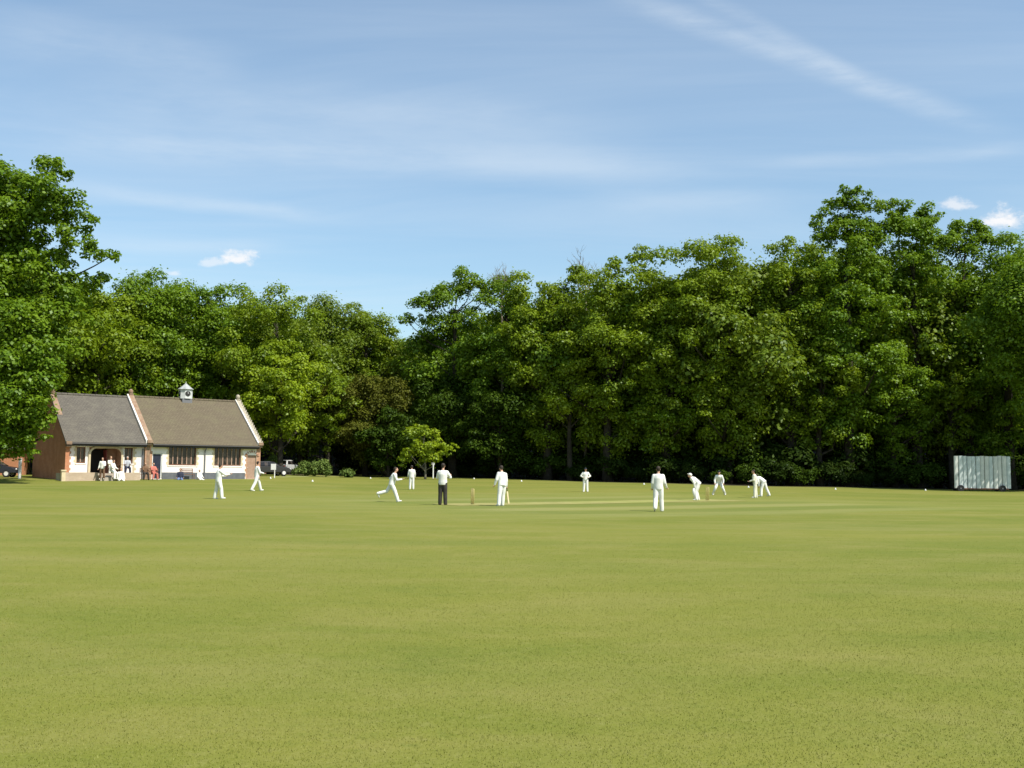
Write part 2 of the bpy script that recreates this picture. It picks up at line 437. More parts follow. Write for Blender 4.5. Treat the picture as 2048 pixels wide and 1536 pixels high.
def auto_lobes(rng, a, zb, zt, n, lobe=(.17, .30), ecc=1.0, bottom=.12, shape=0):
    """lobe centres for a crown of radius a between heights zb and zt"""
    top_a = a; out = []; b = (zt-zb)/2; zc = (zt+zb)/2
    ph = rng.rand(6)*6.28
    tries = 0
    while len(out) < n and tries < n*12:
        tries += 1
        d = unit(rng.normal(size=3))
        th = math.atan2(d[1], d[0])
        ir = 1 + .16*math.sin(2*th+ph[0]) + .14*math.sin(3*th+ph[1]+d[2]*2) + .10*math.sin(5*d[2]*2+ph[2]) 
        rr = (.45 + .55*rng.rand()**.6)
        r = a*rng.uniform(*lobe)*(1.0 if d[2] > 0 else .9)
        k = max(.15, rr*ir - r/a*.5)
        # fuller shoulders than an ellipsoid
        hd = math.hypot(d[0], d[1]); hs = hd**.8/max(hd, 1e-3)
        x = d[0]*hs*a*ecc*k; y = d[1]*hs*a*k; z = zc + d[2]*(b-r*.6)*min(rr*1.04, 1.0)*(1 + .05*math.sin(3*th+ph[3]))
        if shape == 0:
            tt = min(max((z-zb)/(zt-zb)/.55, 0), 1); kk = .60 + .46*tt*tt*(3-2*tt); x *= kk; y *= kk
        if z < zb + bottom: continue
        out.append((x, y, z, r, rng.uniform(.65, 1.0)))
    return np.array(out)

def trunk_mb(rng, lobes, zb, zt, r0, lean=(0,0), nl=16):
    mb = MB(); H = zb + (zt-zb)*.80
    pts = []; rad = []
    for i in range(9):
        t = i/8
        pts.append((lean[0]*t*t + .25*math.sin(t*5+r0*9)*t, lean[1]*t*t + .25*math.cos(t*4)*t, -.3 + (H+.3)*t)); rad.append(r0*(1.25 if i == 0 else 1)*(1-.72*t))
    mb.tube(pts, rad, 9)
    ids = rng.permutation(len(lobes))[:nl]
    for i in ids:
        l = lobes[i]; zz = max(zb*.55, min(H*.97, l[2] - 1.0 - math.hypot(l[0], l[1])*rng.uniform(.3, .6)))
        t = min(max((zz+.3)/(H+.3), 0), 1); k = min(int(t*8), 7); f = t*8-k
        p = Vector(pts[k])*(1-f) + Vector(pts[k+1])*f
        rr = (rad[k]*(1-f)+rad[k+1]*f)*.55
        e = Vector(l[:3]); mid = p*.5 + e*.5 + Vector((0, 0, -.06*(e-p).length)) + Vector(rng.normal(size=3)*.25)
        mb.tube([p, p*.7+mid*.3, mid, e*.7+mid*.3, e + Vector((0,0,l[3]*.4))], [rr, rr*.8, rr*.6, rr*.38, .03], 6, cap=False)
    return mb

TREES = 0
def make_tree(name, loc, lobes, zb, zt, r0, leaf, label, cat='tree', group=None, seed=0, size=.34, dens=1.0, lean=(0,0), nl=16, bark='bark', rz=0):
    global TREES; TREES += 1
    rng = np.random.RandomState(seed+1000)
    root = empty(name, loc, rz); tag(root, label, cat, group)
    link('crown', np_mesh('crown', leaves_for(rng, lobes, size, dens), 4, M[leaf]), root)
    trunk_mb(rng, lobes, zb, zt, r0, lean, nl).build('trunk', M[bark], root, smooth=True, recalc=False)
    return root

def tree_px(name, px, Y, top_py, hw_px, leaf, label, seed, zb=3.0, n=75, lobe=(.17,.30), extra=(), group=None, size=.28, dens=.72, cat='tree', ecc=1.0, top_shift=0, r0=None, nl=16, bark='bark'):
    base = gxy(px, Y)
    top = at(px, top_py, Y).z - base.z
    a = hw_px/FPX*Y
    rng = np.random.RandomState(seed)
    zb = zb*.6 if Y > 90 else zb
    lob = auto_lobes(rng, a*1.2, zb, top, int(n*1.9), (lobe[0]*.62, lobe[1]*1.05), ecc) if n else np.zeros((0, 5))
    ex = []
    for (ex_px, ex_py, ex_r, dy) in extra:              # branches of this tree, at their own depth
        p = at(ex_px, ex_py, Y+dy); rr = 1.22*ex_r/FPX*Y
        m = max(3, int(7*rr/1.2))
        for _ in range(m):
            d = unit(rng.normal(size=3))*rng.rand()**.4*rr*.8
            ex.append((p.x-base.x+d[0], p.y-base.y+d[1], p.z-base.z+d[2], rr*rng.uniform(.36, .60), rng.uniform(.65,.85)))
    if ex: lob = np.concatenate([lob, np.array(ex)])
    return make_tree(name, base, lob, zb, top, r0 or (.018*top+.10), leaf, label, cat, group, seed, size, dens, nl=nl, bark=bark)

G_ = 'broadleaved trees of the wood round the ground'
# ---- big oak at the left, in front of the pavilion's left end
oak_ex = [(100,325,26,0),(80,360,30,0),(120,350,22,1),(20,362,40,2),(-30,345,40,0),(110,400,38,-1),(60,410,36,1),(150,410,26,0),(10,430,45,0),(165,450,24,1),(95,455,30,0),
          (40,470,34,2),(140,480,26,-1),(180,490,20,0),(190,508,20,0),(215,512,18,1),(232,512,12,0),(130,505,22,0),(165,518,14,0),(-60,420,60,2),(-120,480,60,0),
          (60,375,34,2),(0,400,44,1),(90,420,34,2),(130,445,28,1),(45,440,34,0),(80,490,32,1),(0,480,40,1),(120,520,24,2),(20,530,44,1),(70,540,36,-1),(115,560,30,0),(150,560,22,0),(40,590,50,0),(110,600,40,-1),(-30,560,60,0),(10,650,55,-2),(90,650,48,-1),(150,625,30,0),
          (60,700,50,-2),(0,720,55,-2),(120,700,34,0),(30,760,52,-3),(95,745,36,-2),(-50,700,60,0),(-60,800,60,-1),(20,815,48,-3),(85,790,34,-3),(60,850,34,-2),(10,870,40,-2),(80,840,26,-2),
          (88,880,14,-2),(30,895,24,-1),(60,890,22,-2),(-40,870,50,-1),(-120,620,70,0),(-130,760,70,0),(195,568,22,2),(170,590,26,3),(205,560,14,2)]
tree_px('oak_tree', -45, 79, 320, 150, 'oak', 'tallest oak at the left edge, overhanging the brick end of the pavilion', 7, zb=6, n=0, extra=oak_ex, r0=.42, nl=24)
# ---- left wood
def wood(px, Y, top, hw, leaf, label, seed, **kw): return tree_px('broadleaf_tree', px, Y, top, hw, leaf, label, seed, group=G_, **kw)
wood(-170, 92, 380, 130, 'oak', 'broad tree at the far left, mostly outside the picture', 41, n=60)
wood(185, 108, 552, 92, 'oak2', 'yellowish green tree directly behind the left half of the pavilion roof', 12, n=80)
wood(305, 114, 548, 96, 'oak', 'round-topped mid green tree behind the pavilion clock turret', 13, n=90)
wood(438, 118, 562, 88, 'oak', 'green tree with pale twiggy top behind the right end of the pavilion roof', 14, n=80, lobe=(.15,.26))
wood(545, 116, 577, 86, 'oak2', 'tree right of the pavilion with an even rounded top, left of the olive trees', 15, n=85, lobe=(.15,.26))
wood(655, 128, 585, 82, 'olive', 'olive green tree whose top stands above the clipped hedge', 16, n=80)
wood(725, 130, 597, 60, 'oak2', 'olive tree at the right shoulder of the left wood, beside the gap of sky', 17, n=60)
wood(795, 133, 668, 72, 'olive', 'lower olive tree in the dip between the two halves of the wood', 18, n=70)
wood(560, 111, 700, 62, 'lime', 'bright lime green tree hanging beside the right gable of the pavilion', 19, n=34, zb=4.5, lobe=(.2,.34), extra=((590,780,30,0),(575,860,20,0),(540,770,26,0),(600,730,24,0)))
wood(655, 119, 740, 56, 'oak2', 'lower yellow-green tree over the clipped hedge', 20, n=34, zb=4)
tree_px('yew_tree', 730, 121, 735, 74, 'yew', 'dark brownish green yew below the olive trees', 21, zb=2.0, n=60, size=.26)
tree_px('holly_tree', 775, 118, 815, 52, 'dark', 'dark glossy holly left of the small bright tree', 22, zb=.6, n=40, size=.26)
# ---- small bright tree by the boundary
tree_px('sapling_tree', 850, 110, 850, 44, 'lime', 'small bright lime green tree with a thin trunk at the boundary', 23, zb=1.6, n=3, lobe=(.26,.36), size=.26,
        extra=((880,890,13,0),(903,888,8,0),(915,893,5,0),(822,893,10,0),(805,928,7,0),(838,925,9,0),(870,912,10,0),(832,853,8,0),(820,905,18,0),(835,870,20,0),(812,915,14,0),(858,890,20,0),(868,872,16,0),(845,858,13,0),(890,897,15,0),(850,905,16,0)), r0=.13, bark='barkmid', nl=9)
# ---- right wood
wood(905, 123, 545, 60, 'oak', 'open-branched tree reaching left over the dip in the wood', 24, n=44, lobe=(.2,.36), zb=3,
     extra=((862,600,20,0),(838,612,18,0),(815,635,15,0),(798,642,8,0),(852,640,16,2),(935,560,24,0),(925,590,22,0),(960,575,18,0),(880,590,18,0),(870,690,26,3),(850,690,18,4),(900,640,24,0)), nl=14)
wood(905, 124, 740, 78, 'dark', 'dark tree under the open-branched tree, behind the small lime tree', 44, n=50, zb=1.6)
wood(1010, 121, 545, 74, 'oak', 'mid green tree below the thin dead branch tops', 25, n=75)
wood(1095, 117, 537, 76, 'oak2', 'tree right of centre with a flat yellow-green top', 26, n=75, extra=((1150,548,22,0),))
wood(1215, 113, 526, 82, 'oak2', 'yellowish tree left of the highest part of the right wood', 27, n=85, extra=((1230,540,22,0),(1275,520,24,0)))
wood(1330, 111, 494, 84, 'oak2', 'bulky yellow-green tree behind the fielder who faces away', 28, n=90)
wood(1445, 110, 458, 90, 'oak2', 'tall rounded yellow-green tree behind the batsman and keeper', 29, n=95, lobe=(.15,.27))
wood(1585, 109, 455, 66, 'oak2', 'tree with a narrow top immediately left of the tallest oak', 30, n=75)
tree_px('oak_tree', 1700, 108, 450, 92, 'oak', 'tallest oak of the right wood, its open top above all its neighbours', 31, zb=5, n=85, lobe=(.16,.27),
     extra=((1690,385,17,0),(1672,405,20,0),(1648,420,17,0),(1628,437,9,0),(1715,392,16,0),(1735,390,13,0),(1700,420,22,0),(1725,425,20,0),(1755,420,18,0),(1785,412,18,0),(1805,418,18,0),(1770,445,24,0),(1680,445,22,0),(1650,465,26,0),(1720,460,30,0),(1800,455,28,0),(1845,470,26,0),(1880,485,24,0),(1740,480,30,0)), nl=14)
wood(1835, 110, 412, 66, 'oak', 'tall tree between the tallest oak and the gap of sky', 32, n=60, zb=4, lobe=(.18,.3), extra=((1850,428,22,0),(1870,445,22,0),(1840,455,26,0),(1895,475,20,0)), nl=14)
wood(1940, 111, 446, 56, 'oak', 'open-crowned tree directly above the white sight screen', 33, n=44, zb=4, lobe=(.2,.34), extra=((1915,462,20,0),(1945,455,20,0),(1975,475,24,0),(1925,485,26,0)), nl=14)
wood(2020, 108, 452, 78, 'oak', 'tree at the right edge of the picture behind the sight screen', 34, n=70, zb=2)
wood(1140, 114.5, 712, 50, 'lime', 'bright green boughs low in the wood behind the fielder with hands on hips', 36, n=12, zb=8.5, lobe=(.26,.42), extra=((1110,740,22,0),(1170,755,20,0),(1195,790,12,0),(1100,790,16,0)))
wood(1460, 109, 735, 74, 'oak2', 'lower yellow-green tree behind the stooping batsman', 37, n=44, zb=3.5, lobe=(.18,.3))
wood(1640, 108, 655, 62, 'oak2', 'half-height tree in front of the tallest oak', 38, n=50, zb=4)
wood(1790, 109, 690, 66, 'oak', 'half-height tree left of the sight screen', 39, n=52, zb=4)
wood(1905, 109, 700, 50, 'oak2', 'half-height tree leaning over the left end of the sight screen', 40, n=36, zb=5.5)
wood(1000, 118, 770, 66, 'dark', 'dark low tree behind the non-striking batsman', 45, n=44, zb=1.2)
wood(1330, 111, 750, 60, 'oak', 'shaded half-height tree behind the fielder seen from the back', 46, n=44, zb=2.5)
# off-frame tree whose crown shades the screen
tree_px('broadleaf_tree', 2112, 98.0, 490, 118, 'oak', 'nearest tree at the right edge of the picture, its boughs shading the sight screen', 47, group=G_, n=90, zb=9, r0=.4)
wood(2420, 96, 430, 130, 'oak2', 'large tree well outside the right edge', 48, n=60)

# ---- back rows: copies of three filler trees
fill = []
for k, lf in enumerate(('oak', 'oak2', 'olive')):
    rng = np.random.RandomState(90+k)
    lob = auto_lobes(rng, 6.5, .6, 17.5, 85, (.18, .30))
    fill.append(make_tree('woodland_tree', (0,0,0), lob, 2.5, 17.5, .35, lf, 'tree standing deep in the wood, glimpsed behind the front row of trees', 'tree', 'trees deep in the wood', 90+k, size=.32, dens=.60))
SKY = np.array([[-300,420],[0,470],[150,575],[240,590],[310,570],[440,585],[580,595],[740,620],[790,690],[850,705],[900,620],[1000,575],[1240,555],[1400,500],[1530,505],[1650,480],[1750,460],[1900,500],[2048,500],[2400,470]])
rg = random.Random(8); used = [False]*3
for row, dY in enumerate((13, 24, 36)):
    px = -330 + row*35
    while px < 2430:
        u = (px-1024)/FPX; Yr = edge(u)+dY+rg.uniform(-2, 2) + (14 if 60 < px < 540 else 0)
        k = rg.randrange(3); b = gxy(px, Yr)
        tp = float(np.interp(px, SKY[:,0], SKY[:,1])) + rg.uniform(8, 45)
        h = at(px, tp, Yr).z - b.z
        if 765 < px < 875: h = min(h, 11)
        if used[k]: o = copy_tree(fill[k])
        else: o = fill[k]; used[k] = True
        o.location = b; o.rotation_euler = (0, 0, rg.uniform(0, 6.28))
        s = h/17.5; w = rg.uniform(.9, 1.1)*max(.85, min(s, 1.25)); o.scale = (w, w, s)
        px += rg.uniform(82, 112)*(1 if row < 2 else 1.15)

# ---- undergrowth shrubs along the foot of the wood
rng = np.random.RandomState(77)
protos = []
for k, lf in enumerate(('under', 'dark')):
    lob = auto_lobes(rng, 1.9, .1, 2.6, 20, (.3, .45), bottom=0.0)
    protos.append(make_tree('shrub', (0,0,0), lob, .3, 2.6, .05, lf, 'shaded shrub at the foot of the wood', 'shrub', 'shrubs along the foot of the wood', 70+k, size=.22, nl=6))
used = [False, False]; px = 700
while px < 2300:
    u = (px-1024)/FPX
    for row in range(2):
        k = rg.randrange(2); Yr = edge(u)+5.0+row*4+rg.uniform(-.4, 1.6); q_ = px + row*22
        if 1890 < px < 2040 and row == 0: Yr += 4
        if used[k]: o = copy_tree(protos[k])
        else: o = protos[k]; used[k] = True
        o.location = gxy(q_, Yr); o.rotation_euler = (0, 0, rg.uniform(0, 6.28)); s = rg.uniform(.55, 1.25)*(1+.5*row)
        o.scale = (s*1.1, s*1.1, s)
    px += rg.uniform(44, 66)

# ---- clipped hedge right of the pavilion
def hedge(px0, px1, Yh, top_py, label, seed, cat='hedge', name='hedge'):
    a = gxy(px0, Yh); b = gxy(px1, Yh); base = (a+b)/2; h = at((px0+px1)/2, top_py, Yh).z - base.z
    L = (b-a).length/2; lob = []; r_ = np.random.RandomState(seed)
    for i in range(int(L*14)):
        lob.append((r_.uniform(-L+.4, L-.4), r_.uniform(-.8, .8), r_.uniform(.3, h-.45), r_.uniform(.4, .62), .85))
    return make_tree(name, base, np.array(lob), .2, h*.8, .06, 'hedge', label, cat, None, seed, size=.2, nl=8)
hedge(586, 668, 112, 917, 'rounded green hedge right of the parked cars', 51)
hedge(682, 706, 113, 938, 'low shrub just right of the rounded hedge', 52, 'shrub', 'shrub')
hedge(530, 556, 113, 905, 'green bush behind the parked dark car', 53, 'shrub', 'shrub')

# ---- bare tops
def bare(px, Yb, top_py, spread, label, seed):
    base = gxy(px, Yb); H = at(px, top_py, Yb).z - base.z; r_ = random.Random(seed); mb = MB()
    mb.tube([(0,0,-.2), (.2,.1,H*.5), (0,0,H*.82)], [.2, .14, .08], 7)
    def br(p, d, L, r, lv):
        e = p + d*L; m = p + d*L*.5 + Vector([r_.uniform(-.1,.1)*L for _ in range(3)])
        mb.tube([p, m, e], [r, r*.75, r*.45], 4, cap=False)
        if lv == 0: return
        for _ in range(3):
            nd = (d + Vector((r_.uniform(-1,1)*spread, r_.uniform(-1,1)*spread, r_.uniform(-.1,.7)))).normalized()
            br(p + d*L*r_.uniform(.45, 1), nd, L*r_.uniform(.5,.75), r*.55, lv-1)
    for _ in range(5):
        br(Vector((0,0,H*r_.uniform(.72,.82))), Vector((r_.uniform(-.6,.6)*spread, r_.uniform(-.6,.6)*spread, 1)).normalized(), H*.085, .07, 3)
    o = mb.build('bare_tree', M['twig'], smooth=True, recalc=False); o.location = base; tag(o, label, 'bare tree'); return o
bare(1000, 120, 508, .7, 'thin leafless dead tree top, left of the two', 3)
bare(1170, 118, 484, 1.0, 'rounded leafless twiggy tree top above the right wood', 5)

# ------------------------------------------------------------------ pavilion
TH = R(38)
P0 = gxy(129, 86); P0.z = tz(P0.x, P0.y)+.0
PZ = .70; PAV = empty('cricket_pavilion', (P0.x, P0.y, PZ), TH)
tag(PAV, 'white-walled brick cricket pavilion with long tiled roof and small clock turret', 'pavilion')
M['render'] = noisy('white_render', (.86, .80, .74), (.80, .73, .66), 1.2, .9, .1, .15)
M['brick'] = brickmat('red_brick', (.52, .205, .095), (.43, .16, .075), (.46, .32, .22))
M['brick2'] = brickmat('orange_brick', (.50, .26, .15), (.42, .20, .11), (.50, .42, .32))
M['tanbrick'] = brickmat('tan_brick', (.50, .38, .27), (.44, .32, .22), (.50, .44, .36))
M['stone'] = noisy('stone_dressing', (.62, .52, .34), (.52, .43, .28), 3, .9, .1, .2)
M['oldbrick'] = noisy('weathered_coping', (.24, .15, .10), (.30, .22, .15), 3, .9, .1, .2)
M['oldstone'] = noisy('weathered_stone', (.40, .36, .28), (.30, .26, .19), 4, .9, .1, .2)
M['screen3'] = noisy('aged_white_paint', (.66,.67,.64), (.52,.54,.52), 3, .7)
M['leadgrey'] = noisy('lead_sheet', (.38,.39,.38), (.28,.29,.28), 3, .7)
M['coping'] = noisy('lead_white', (.70, .68, .64), (.55, .53, .49), 4, .8)
M['roofL'] = roofmat('grey_tiles', (.118, .106, .090), (.136, .122, .102), (.15, .136, .108))
M['roofR'] = roofmat('brown_tiles', (.130, .106, .072), (.150, .122, .082), (.142, .124, .075))
M['frame'] = noisy('brown_timber', (.13, .060, .035), (.17, .08, .045), 5, .6)
M['mull'] = noisy('pale_timber', (.33, .22, .16), (.27, .17, .12), 5, .6)
M['navydoor'] = noisy('navy_paint', (.020, .022, .040), (.03, .032, .05), 5, .4)
M['browndoor'] = noisy('tan_door', (.36, .24, .17), (.30, .19, .13), 5, .6)
M['plinth'] = noisy('grey_plinth', (.105, .11, .12), (.14, .145, .155), 3, .85)
M['concrete'] = noisy('paving', (.42, .36, .29), (.34, .29, .23), 2, .9, .1, .2)
M['dark'+'room'] = mat('painted_dark_interior', (.012, .010, .009), .9)  # near-black colour standing in for the unlit room behind the porch
M['gutter'] = mat('black_gutter', (.030, .028, .027), .5)
M['pipe'] = mat('grey_pipe', (.16, .16, .17), .5)
M['postw'] = noisy('white_paint', (.80, .80, .78), (.68, .68, .66), 4, .6)
def glassn(nt, b):
    v = noise(nt, objco(nt), 2.3, 3); nt.links.new(mixc(nt, ramp(nt, v, .45, .6, 0, 1), (.010,.009,.009), (.06,.045,.035)), b.inputs['Base Color'])
M['glass'] = mat('window_glass', (.012,.012,.013), .08, .5, glassn)
LN, W_, EV, RG = 17.0, 9.6, 3.12, 6.95
PAV.scale = (.978, 1, 1)

def wall_xz(mb, x0, x1, z0, z1, y0, th, holes):
    """wall in the local XZ plane from y0 to y0+th with rectangular openings"""
    X_ = sorted({x0, x1, *[h[0] for h in holes], *[h[1] for h in holes]}); Z_ = sorted({z0, z1, *[h[2] for h in holes], *[h[3] for h in holes]})
    solid = lambda i, j: 0 <= i < len(X_)-1 and 0 <= j < len(Z_)-1 and not any(h[0] <= X_[i] and X_[i+1] <= h[1] and h[2] <= Z_[j] and Z_[j+1] <= h[3] for h in holes)
    y1 = y0+th
    for i in range(len(X_)-1):
        for j in range(len(Z_)-1):
            if not solid(i, j): continue
            a, b_, c, d = X_[i], X_[i+1], Z_[j], Z_[j+1]
            mb.add([(a,y0,c),(b_,y0,c),(b_,y0,d),(a,y0,d)], [(0,1,2,3)]); mb.add([(a,y1,c),(b_,y1,c),(b_,y1,d),(a,y1,d)], [(3,2,1,0)])
            if not solid(i-1, j): mb.add([(a,y0,c),(a,y1,c),(a,y1,d),(a,y0,d)], [(3,2,1,0)])
            if not solid(i+1, j): mb.add([(b_,y0,c),(b_,y1,c),(b_,y1,d),(b_,y0,d)], [(0,1,2,3)])
            if not solid(i, j-1): mb.add([(a,y0,c),(b_,y0,c),(b_,y1,c),(a,y1,c)], [(3,2,1,0)])
            if not solid(i, j+1): mb.add([(a,y0,d),(b_,y0,d),(b_,y1,d),(a,y1,d)], [(0,1,2,3)])
SD = 6.75            # party gable between the two halves
w1, w2 = (8.55, 11.0), (12.65, 15.15)
hl_ = [(.95, 1.66, 1.25, 2.55), (1.95, 4.65, .45, 2.55), (4.85, 5.55, 1.25, 2.55)]
mb = MB(); wall_xz(mb, .30, SD-.25, -.5, 3.0, .25, .3, hl_); mb.build('front_wall', M['render'], PAV, recalc=False)
hr_ = [(7.12, 7.98, .02, 2.15), (w1[0], w1[1], 1.15, 2.82), (w2[0], w2[1], 1.15, 2.82), (15.75, 16.62, .02, 2.1)]
mb = MB(); wall_xz(mb, SD+.25, LN-.30, -.5, 3.0, 0, .3, hr_); mb.build('front_wall', M['render'], PAV, recalc=False)
def gable(x0, x1, rise, name='gable_wall', mt='brick', zt=0, out=0.0):
    mb = MB(); y0, y1 = -.02-out, W_+.02+out
    ev = EV-.05+rise; mb.prism([(y0,-.5),(y1,-.5),(y1,ev),(W_/2,RG+rise),(y0,ev)], 0, x0, x1)
    return mb.build(name, M[mt], PAV)
gable(0, .30, -.04)
g2 = gable(SD-.25, SD+.25, .0, mt='brick2'); gable(SD-.15, SD+.15, .22, mt='oldbrick', out=.01)
gable(LN-.30, LN, .22, mt='brick2')
mb = MB(); mb.box(.3, LN-.3, W_-.3, W_, -.5, 2.8); mb.build('rear_wall', M['brick'], PAV)
mb = MB(); mb.box(.3, LN-.3, .9, W_-.4, -.4, .02); mb.build('floor', M['concrete'], PAV)
sl = (RG-EV)/(W_/2)
def roof(x0, x1, dz, mt, eave):
    mb = MB(); th = .14
    y0 = -eave; z0 = EV - eave*sl + dz
    mb.prism([(y0, z0), (W_/2, RG+dz), (W_/2, RG+dz+th), (y0, z0+th)], 0, x0, x1)
    mb.prism([(W_/2, RG+dz), (W_+eave, z0), (W_+eave, z0+th), (W_/2, RG+dz+th)], 0, x0, x1)
    rf = mb.build('roof', M[mt], PAV)
    mb = MB(); n_ = int((x1-x0)/.45)
    for i in range(n_):
        a = x0 + (x1-x0)*i/n_; mb.tube([(a+.01, W_/2, RG+dz+th-.02), (a+(x1-x0)/n_-.01, W_/2, RG+dz+th-.02)], [.13, .12], 8)
    mb.build('ridge_tiles', M[mt], rf)
    mb = MB(); mb.tube([(x0, y0-.05, z0+.02), (x1, y0-.05, z0+.02)], .065, 8); mb.box(x0, x1, y0+.005, y0+.03, z0-.16, z0-.005)
    mb.build('gutter', M['gutter'], rf)
    return rf
roof(-.10, SD-.25, -.05, 'roofL', .35)
roof(SD+.25, LN-.30, .02, 'roofR', .42)
def coping(x0, x1, rise, mt='brick2', steps=False):
    mb = MB(); y0 = -.30; zo = RG+rise+.01
    e = EV-.05+rise
    zz0 = e + (-.28)*sl
    for a, b_ in (((y0, zz0), (W_/2, zo)), ((W_+.3, zz0), (W_/2, zo))):
        mb.prism([a, b_, (b_[0], b_[1]+.12), (a[0], a[1]+.12)], 0, x0-.06, x1+.06)
    if steps:
        for k in range(17):
            t = (k+.5)/17; y = y0 + (W_/2-y0)*t; z = zz0 + (zo-zz0)*t + .12
            mb.box(x1-.02, x1+.10, y-.09, y+.09, z-.26, z+.06)
    c = mb.build('coping', M[mt], PAV)
    mb = MB(); mb.box(x0-.07, x1+.07, -.46, .0, zz0-.10, zz0+.14); mb.box(x0-.03, x1+.03, -.34, -.05, zz0-.28, zz0-.10)
    mb.build('kneeler', M['oldbrick'], c)
    mb = MB(); mb.ell(((x0+x1)/2, W_/2, zo+.32), (.2, .2, .24)); mb.box((x0+x1)/2-.16, (x0+x1)/2+.16, W_/2-.16, W_/2+.16, zo+.05, zo+.16)
    mb.build('finial', M[mt], c)
    return c
coping(-.0, .30, -.02, 'oldbrick'); c2 = coping(SD-.16, SD+.16, .24, 'oldbrick'); coping(LN-.30, LN, .24, 'oldstone', True)
# white lead flashing down the left face of the party gable, and on the inner face of the end gable
for xa, xb in ((SD-.34, SD-.20), (LN-.42, LN-.303)):
    mb = MB(); mb.prism([(-.34, EV-.34*sl+.10), (W_/2, RG+.10), (W_/2, RG+.36), (-.34, EV-.34*sl+.36)], 0, xa, xb); mb.build('flashing', M['coping'], PAV)
# plinth, quoins, pipes
mb = MB(); mb.box(8.0, 15.55, -.05, -.003, -.4, .55); mb.box(16.82, LN-.31, -.05, -.003, -.4, .55); mb.build('plinth', M['plinth'], PAV)
def quoins(xc, y, z0, z1, side, mt, w=.22, h=.22):
    mb = MB(); k = 0; z = z0
    while z < z1-.05:
        ww = w if k % 2 else w*.55
        a, b_ = (xc, xc+side*ww) if side > 0 else (xc-ww, xc)
        mb.box(a, b_, y-.012, y-.001, z, min(z+h-.006, z1)); z += h; k += 1
    return mb.build('quoins', M[mt], PAV)
for w_ in (w1, w2):
    quoins(w_[0], 0, 1.0, 2.7, -1, 'stone'); quoins(w_[1], 0, 1.0, 2.7, 1, 'stone')
quoins(7.12, 0, .02, 2.3, -1, 'brick2'); quoins(.95, .25, 1.1, 2.6, -1, 'stone'); quoins(5.55, .25, .5, 2.6, 1, 'stone', .3)
quoins(.30, .25, 0, 2.7, 1, 'brick2'); quoins(16.62, 0, .02, 2.75, 1, 'brick2', .1); quoins(15.75, 0, .02, 2.25, -1, 'brick2')
mb = MB(); mb.tube([(11.75,-.10,2.5),(11.75,-.10,-.1)], .05, 8); mb.tube([(11.75,-.36,2.62),(11.75,-.10,2.4)], .05, 8); mb.build('drainpipe', M['pipe'], PAV)
mb = MB(); mb.tube([(6.35,.16,2.5),(6.35,.16,-.1)], .05, 8); mb.build('drainpipe', M['pipe'], PAV)
# windows
def window(x0, x1, z0, z1, y, nm):
    mb = MB(); f = .09
    mb.box(x0, x1, y, y+.12, z0, z0+f); mb.box(x0, x1, y, y+.12, z1-f, z1)
    mb.box(x0, x0+f, y, y+.12, z0+f, z1-f); mb.box(x1-f, x1, y, y+.12, z0+f, z1-f)
    w_ = mb.build('window', M['frame'], PAV)
    mb = MB()
    for i in range(1, nm): a = x0 + (x1-x0)*i/nm; mb.box(a-.045, a+.045, y+.01, y+.11, z0+f, z1-f)
    mb.build('mullions', M['mull'], w_)
    mb = MB(); mb.box(x0+f, x1-f, y+.06, y+.075, z0+f, z1-f); mb.build('pane', M['glass'], w_)
    mb = MB(); mb.box(x0-.08, x1+.08, y-.16, y-.001, z0-.09, z0-.002); mb.build('sill', M['render'], w_)
for w_ in (w1, w2): window(w_[0], w_[1], 1.15, 2.82, .12, 6)
window(.95, 1.66, 1.25, 2.55, .37, 2); window(4.85, 5.55, 1.25, 2.55, .37, 2)
# navy door
mb = MB(); mb.box(7.2, 7.9, .10, .15, .03, 2.07); d = mb.build('door', M['navydoor'], PAV); d['label'] = 'navy painted door'
mb = MB(); mb.tube([(7.27,.05,1.0),(7.27,.09,1.0)], .02, 8); mb.box(7.22,7.3,.09,.099,.9,1.1); mb.build('handle', M['coping'], d)
mb = MB(); mb.box(7.12,7.2,.08,.2,.02,2.15); mb.box(7.9,7.98,.08,.2,.02,2.15); mb.box(7.2,7.9,.08,.2,2.07,2.15); mb.build('frame', M['postw'], d)
# arched doorway
mb = MB(); mb.box(15.77, 16.60, .12, .17, .03, 2.08); d = mb.build('door', M['browndoor'], PAV); d['label'] = 'tan door under a brick arch'
mb = MB(); mb.ell((15.85,.09,1.0),(.03,.03,.03)); mb.build('handle', M['coping'], d)
mb = MB()
for k in range(9):
    t = PI*(k+.5)/9; cx, cz = 16.185+.50*math.cos(t), 2.0+.34*math.sin(t)
    mb.bar((cx, -.02, cz), (16.185+.70*math.cos(t), -.02, 2.0+.52*math.sin(t)), .14, .05)
mb.build('arch', M['brick2'], d)
# porch: white arched frame in front of a brick recess with a panel coloured near-black for the unlit doorway
for xq in (1.65, 4.65):
    mb = MB(); mb.box(xq, xq+.3, .56, 2.1, .45, 2.78); mb.build('porch_side', M['brick2'], PAV)
mb = MB(); wall_xz(mb, 1.95, 4.65, .45, 2.75, 1.9, .2, [(2.55, 3.95, .46, 2.45)]); mb.build('porch_back', M['brick2'], PAV)
mb = MB(); mb.box(1.96, 4.64, .56, 1.89, 2.60, 2.68); mb.build('porch_ceiling', M['render'], PAV)
mb = MB(); mb.box(2.6, 3.9, 2.02, 2.06, .46, 2.4); d = mb.build('door', M['darkroom'], PAV); d['label'] = 'open doorway inside the porch, its unlit interior a near-black panel'
mb = MB(); mb.box(3.62, 3.68, 1.15, 1.88, .47, 2.35); mb.build('door_leaf', noisy('maroon_paint', (.16,.035,.03),(.2,.05,.04),4,.5), d)
mb = MB(); poly = []
